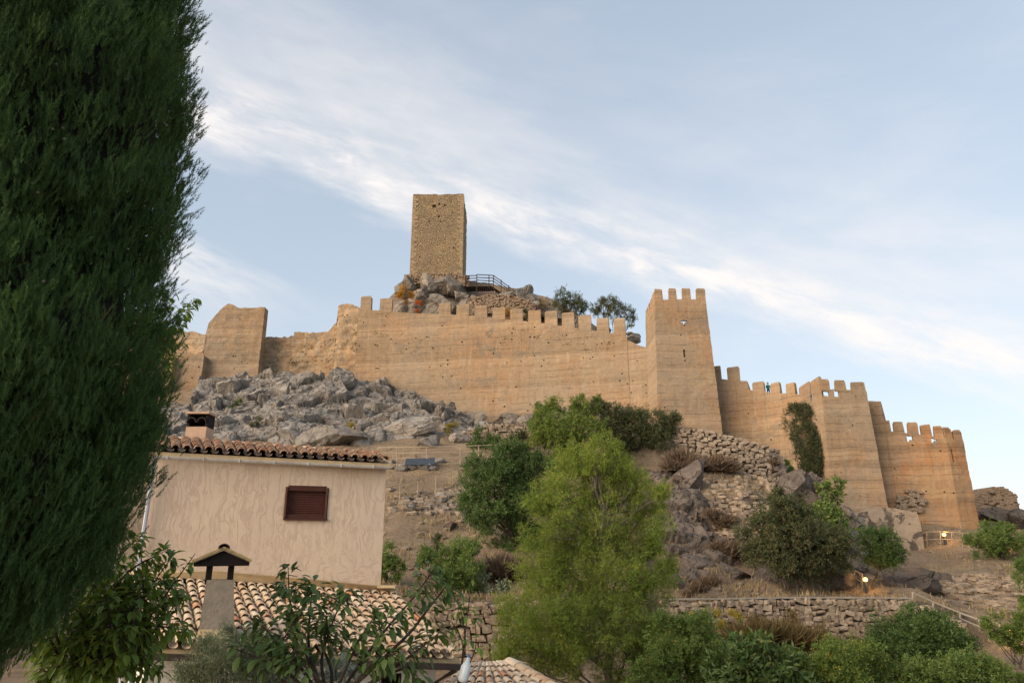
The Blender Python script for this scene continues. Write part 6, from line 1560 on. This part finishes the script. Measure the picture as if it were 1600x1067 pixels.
for dy in (0, 1.6):
    for k in range(3): MB().bar(P(831, 473 + 4 * k, 107 + dy), P(862, 489 + 4 * k, 105 + dy), .09, .12).build('rail', M['timber'], t)
    for u in (0, .33, .66, 1): MB().bar(P(831 + 31 * u, 473 + 16 * u, 107 - 2 * u + dy), P(831 + 31 * u, 489 + 16 * u, 107 - 2 * u + dy), .12).build('post', M['timber'], t)
for k in range(10):
    u = k / 10; p = P(831 + 31 * u, 485 + 16 * u, 107 - 2 * u); MB().box(p + [0, .8, 0], (.4, 1.6, .07)).build('step', M['timber'], t)
# bottle hanging in the fruit shoot
bp_ = P(727, 1046, 8.45); t = thing('bottle', 'pale blue plastic bottle hanging from the thin fruit shoot', 'bottle', bp_)
z = np.array([0, .015, .04, .15, .195, .22, .25]) - .12; rad = np.array([.03, .05, .056, .054, .03, .016, .015])
MB().tube(np.c_[np.full(7, bp_[0]) + z * .25, np.full(7, bp_[1]), bp_[2] + z], rad, 12).build('body', M['bottle'], t, True)
MB().tube([bp_ + [.03, 0, .125], bp_ + [.036, 0, .15]], .019, 10).build('cap', plain('bottle_cap', (.1, .2, .4), .1), t)
MB().tube([bp_ + [.035, 0, .15], bp_ + [.02, 0, .3], bp_ + [-.0, .05, .36]], .004, 4).build('string', M['rail_grey'], t)
# a visitor on the wall walk
def person(label, px, py_head, Y, shirt, pants):
    k = P(px, py_head, Y); zf = k[2] - 1.62; x, y = k[0], k[1]
    J = {'pel': (0, 0, .95, .15), 'belly': (0, 0, 1.12, .15), 'chest': (0, -.02, 1.33, .165), 'neck': (0, -.01, 1.48, .058), 'chin': (0, -.04, 1.57, .075), 'head': (0, -.03, 1.66, .10), 'crown': (0, -.01, 1.74, .07),
         'shL': (-.19, 0, 1.40, .07), 'elL': (-.26, -.04, 1.12, .045), 'haL': (-.2, -.24, 1.02, .035), 'shR': (.19, 0, 1.40, .07), 'elR': (.27, .0, 1.12, .045), 'haR': (.24, -.1, .88, .035),
         'hiL': (-.1, 0, .88, .1), 'knL': (-.11, -.02, .48, .065), 'anL': (-.11, .02, .08, .045), 'toL': (-.12, -.14, .04, .04), 'hiR': (.1, 0, .88, .1), 'knR': (.12, -.03, .48, .065), 'anR': (.12, .02, .08, .045), 'toR': (.14, -.14, .04, .04)}
    E = [('pel', 'belly'), ('belly', 'chest'), ('chest', 'neck'), ('neck', 'chin'), ('chin', 'head'), ('head', 'crown'), ('chest', 'shL'), ('shL', 'elL'), ('elL', 'haL'), ('chest', 'shR'), ('shR', 'elR'), ('elR', 'haR'),
         ('pel', 'hiL'), ('hiL', 'knL'), ('knL', 'anL'), ('anL', 'toL'), ('pel', 'hiR'), ('hiR', 'knR'), ('knR', 'anR'), ('anR', 'toR')]
    ks = list(J); t = thing('person', label, 'person', (x, y, zf))
    me = bpy.data.meshes.new('body'); me.from_pydata([J[q][:3] for q in ks], [(ks.index(a), ks.index(b)) for a, b in E], [])
    def f_body(tr, b):
        zc = tr.xyz(tr.oc())[2]
        c = tr.mix(tr.m('GREATER_THAN', zc, .93), pants, shirt); c = tr.mix(tr.m('GREATER_THAN', zc, 1.46), c, (.42, .26, .19)); tr.put(b.inputs['Base Color'], c)
    me.materials.append(mat('clothes', f_body)); o = link('body', me, t)
    md = o.modifiers.new('skin', 'SKIN')
    for i, q in enumerate(ks): me.skin_vertices[0].data[i].radius = (J[q][3],) * 2; me.skin_vertices[0].data[i].use_root = q == 'pel'
    o.modifiers.new('sub', 'SUBSURF').levels = 2; o.modifiers['sub'].render_levels = 2
    V, Fq = ICO[2]; h = V * [.115, .12, .115]; h = h[:, :]; part('hair', np.array([x, y + .015, zf + 1.70]) + h, Fq, plain('dark_hair', (.03, .02, .015), .2), t, True)
person('tiny person in a teal shirt looking out between two merlons of the stepped wall', 1199.5, 599.5, 87.4, (.02, .13, .13), (.04, .04, .05))
# tufts rooted in the old walls
for (lab, seed, box, YY, n) in (('dark tufts of weeds rooted in the broken grey wall beside the curtain wall', 150, (425, 558, 530, 575), (102.0, 100.0), 46), ('dark tufts of weeds rooted high on the curtain wall', 151, (575, 960, 508, 555), (99.2, 92.6), 44)):
    q = np.random.default_rng(seed); fo = Foliage(); pp = []
    for k in range(n):
        px = q.uniform(box[0], box[1]); py = q.uniform(box[2], box[3]); Y = np.interp(px, box[:2], YY) - .55; s = q.uniform(.08, .24); c = P(px, py, Y); m_ = 14
        fo.add(c + q.normal(0, s, (m_, 3)) * [1, .4, .7], rdir(q, m_) + [0, -.5, .3], rdir(q, m_), s * q.uniform(.8, 1.6, m_), SPR[k % 4], q.random(m_) * .6); pp.append(c)
    t = thing('wall_weeds', lab, 'plant', np.mean(pp, axis=0)); fo.build('foliage', L['olive_dark'], t, 'stuff')
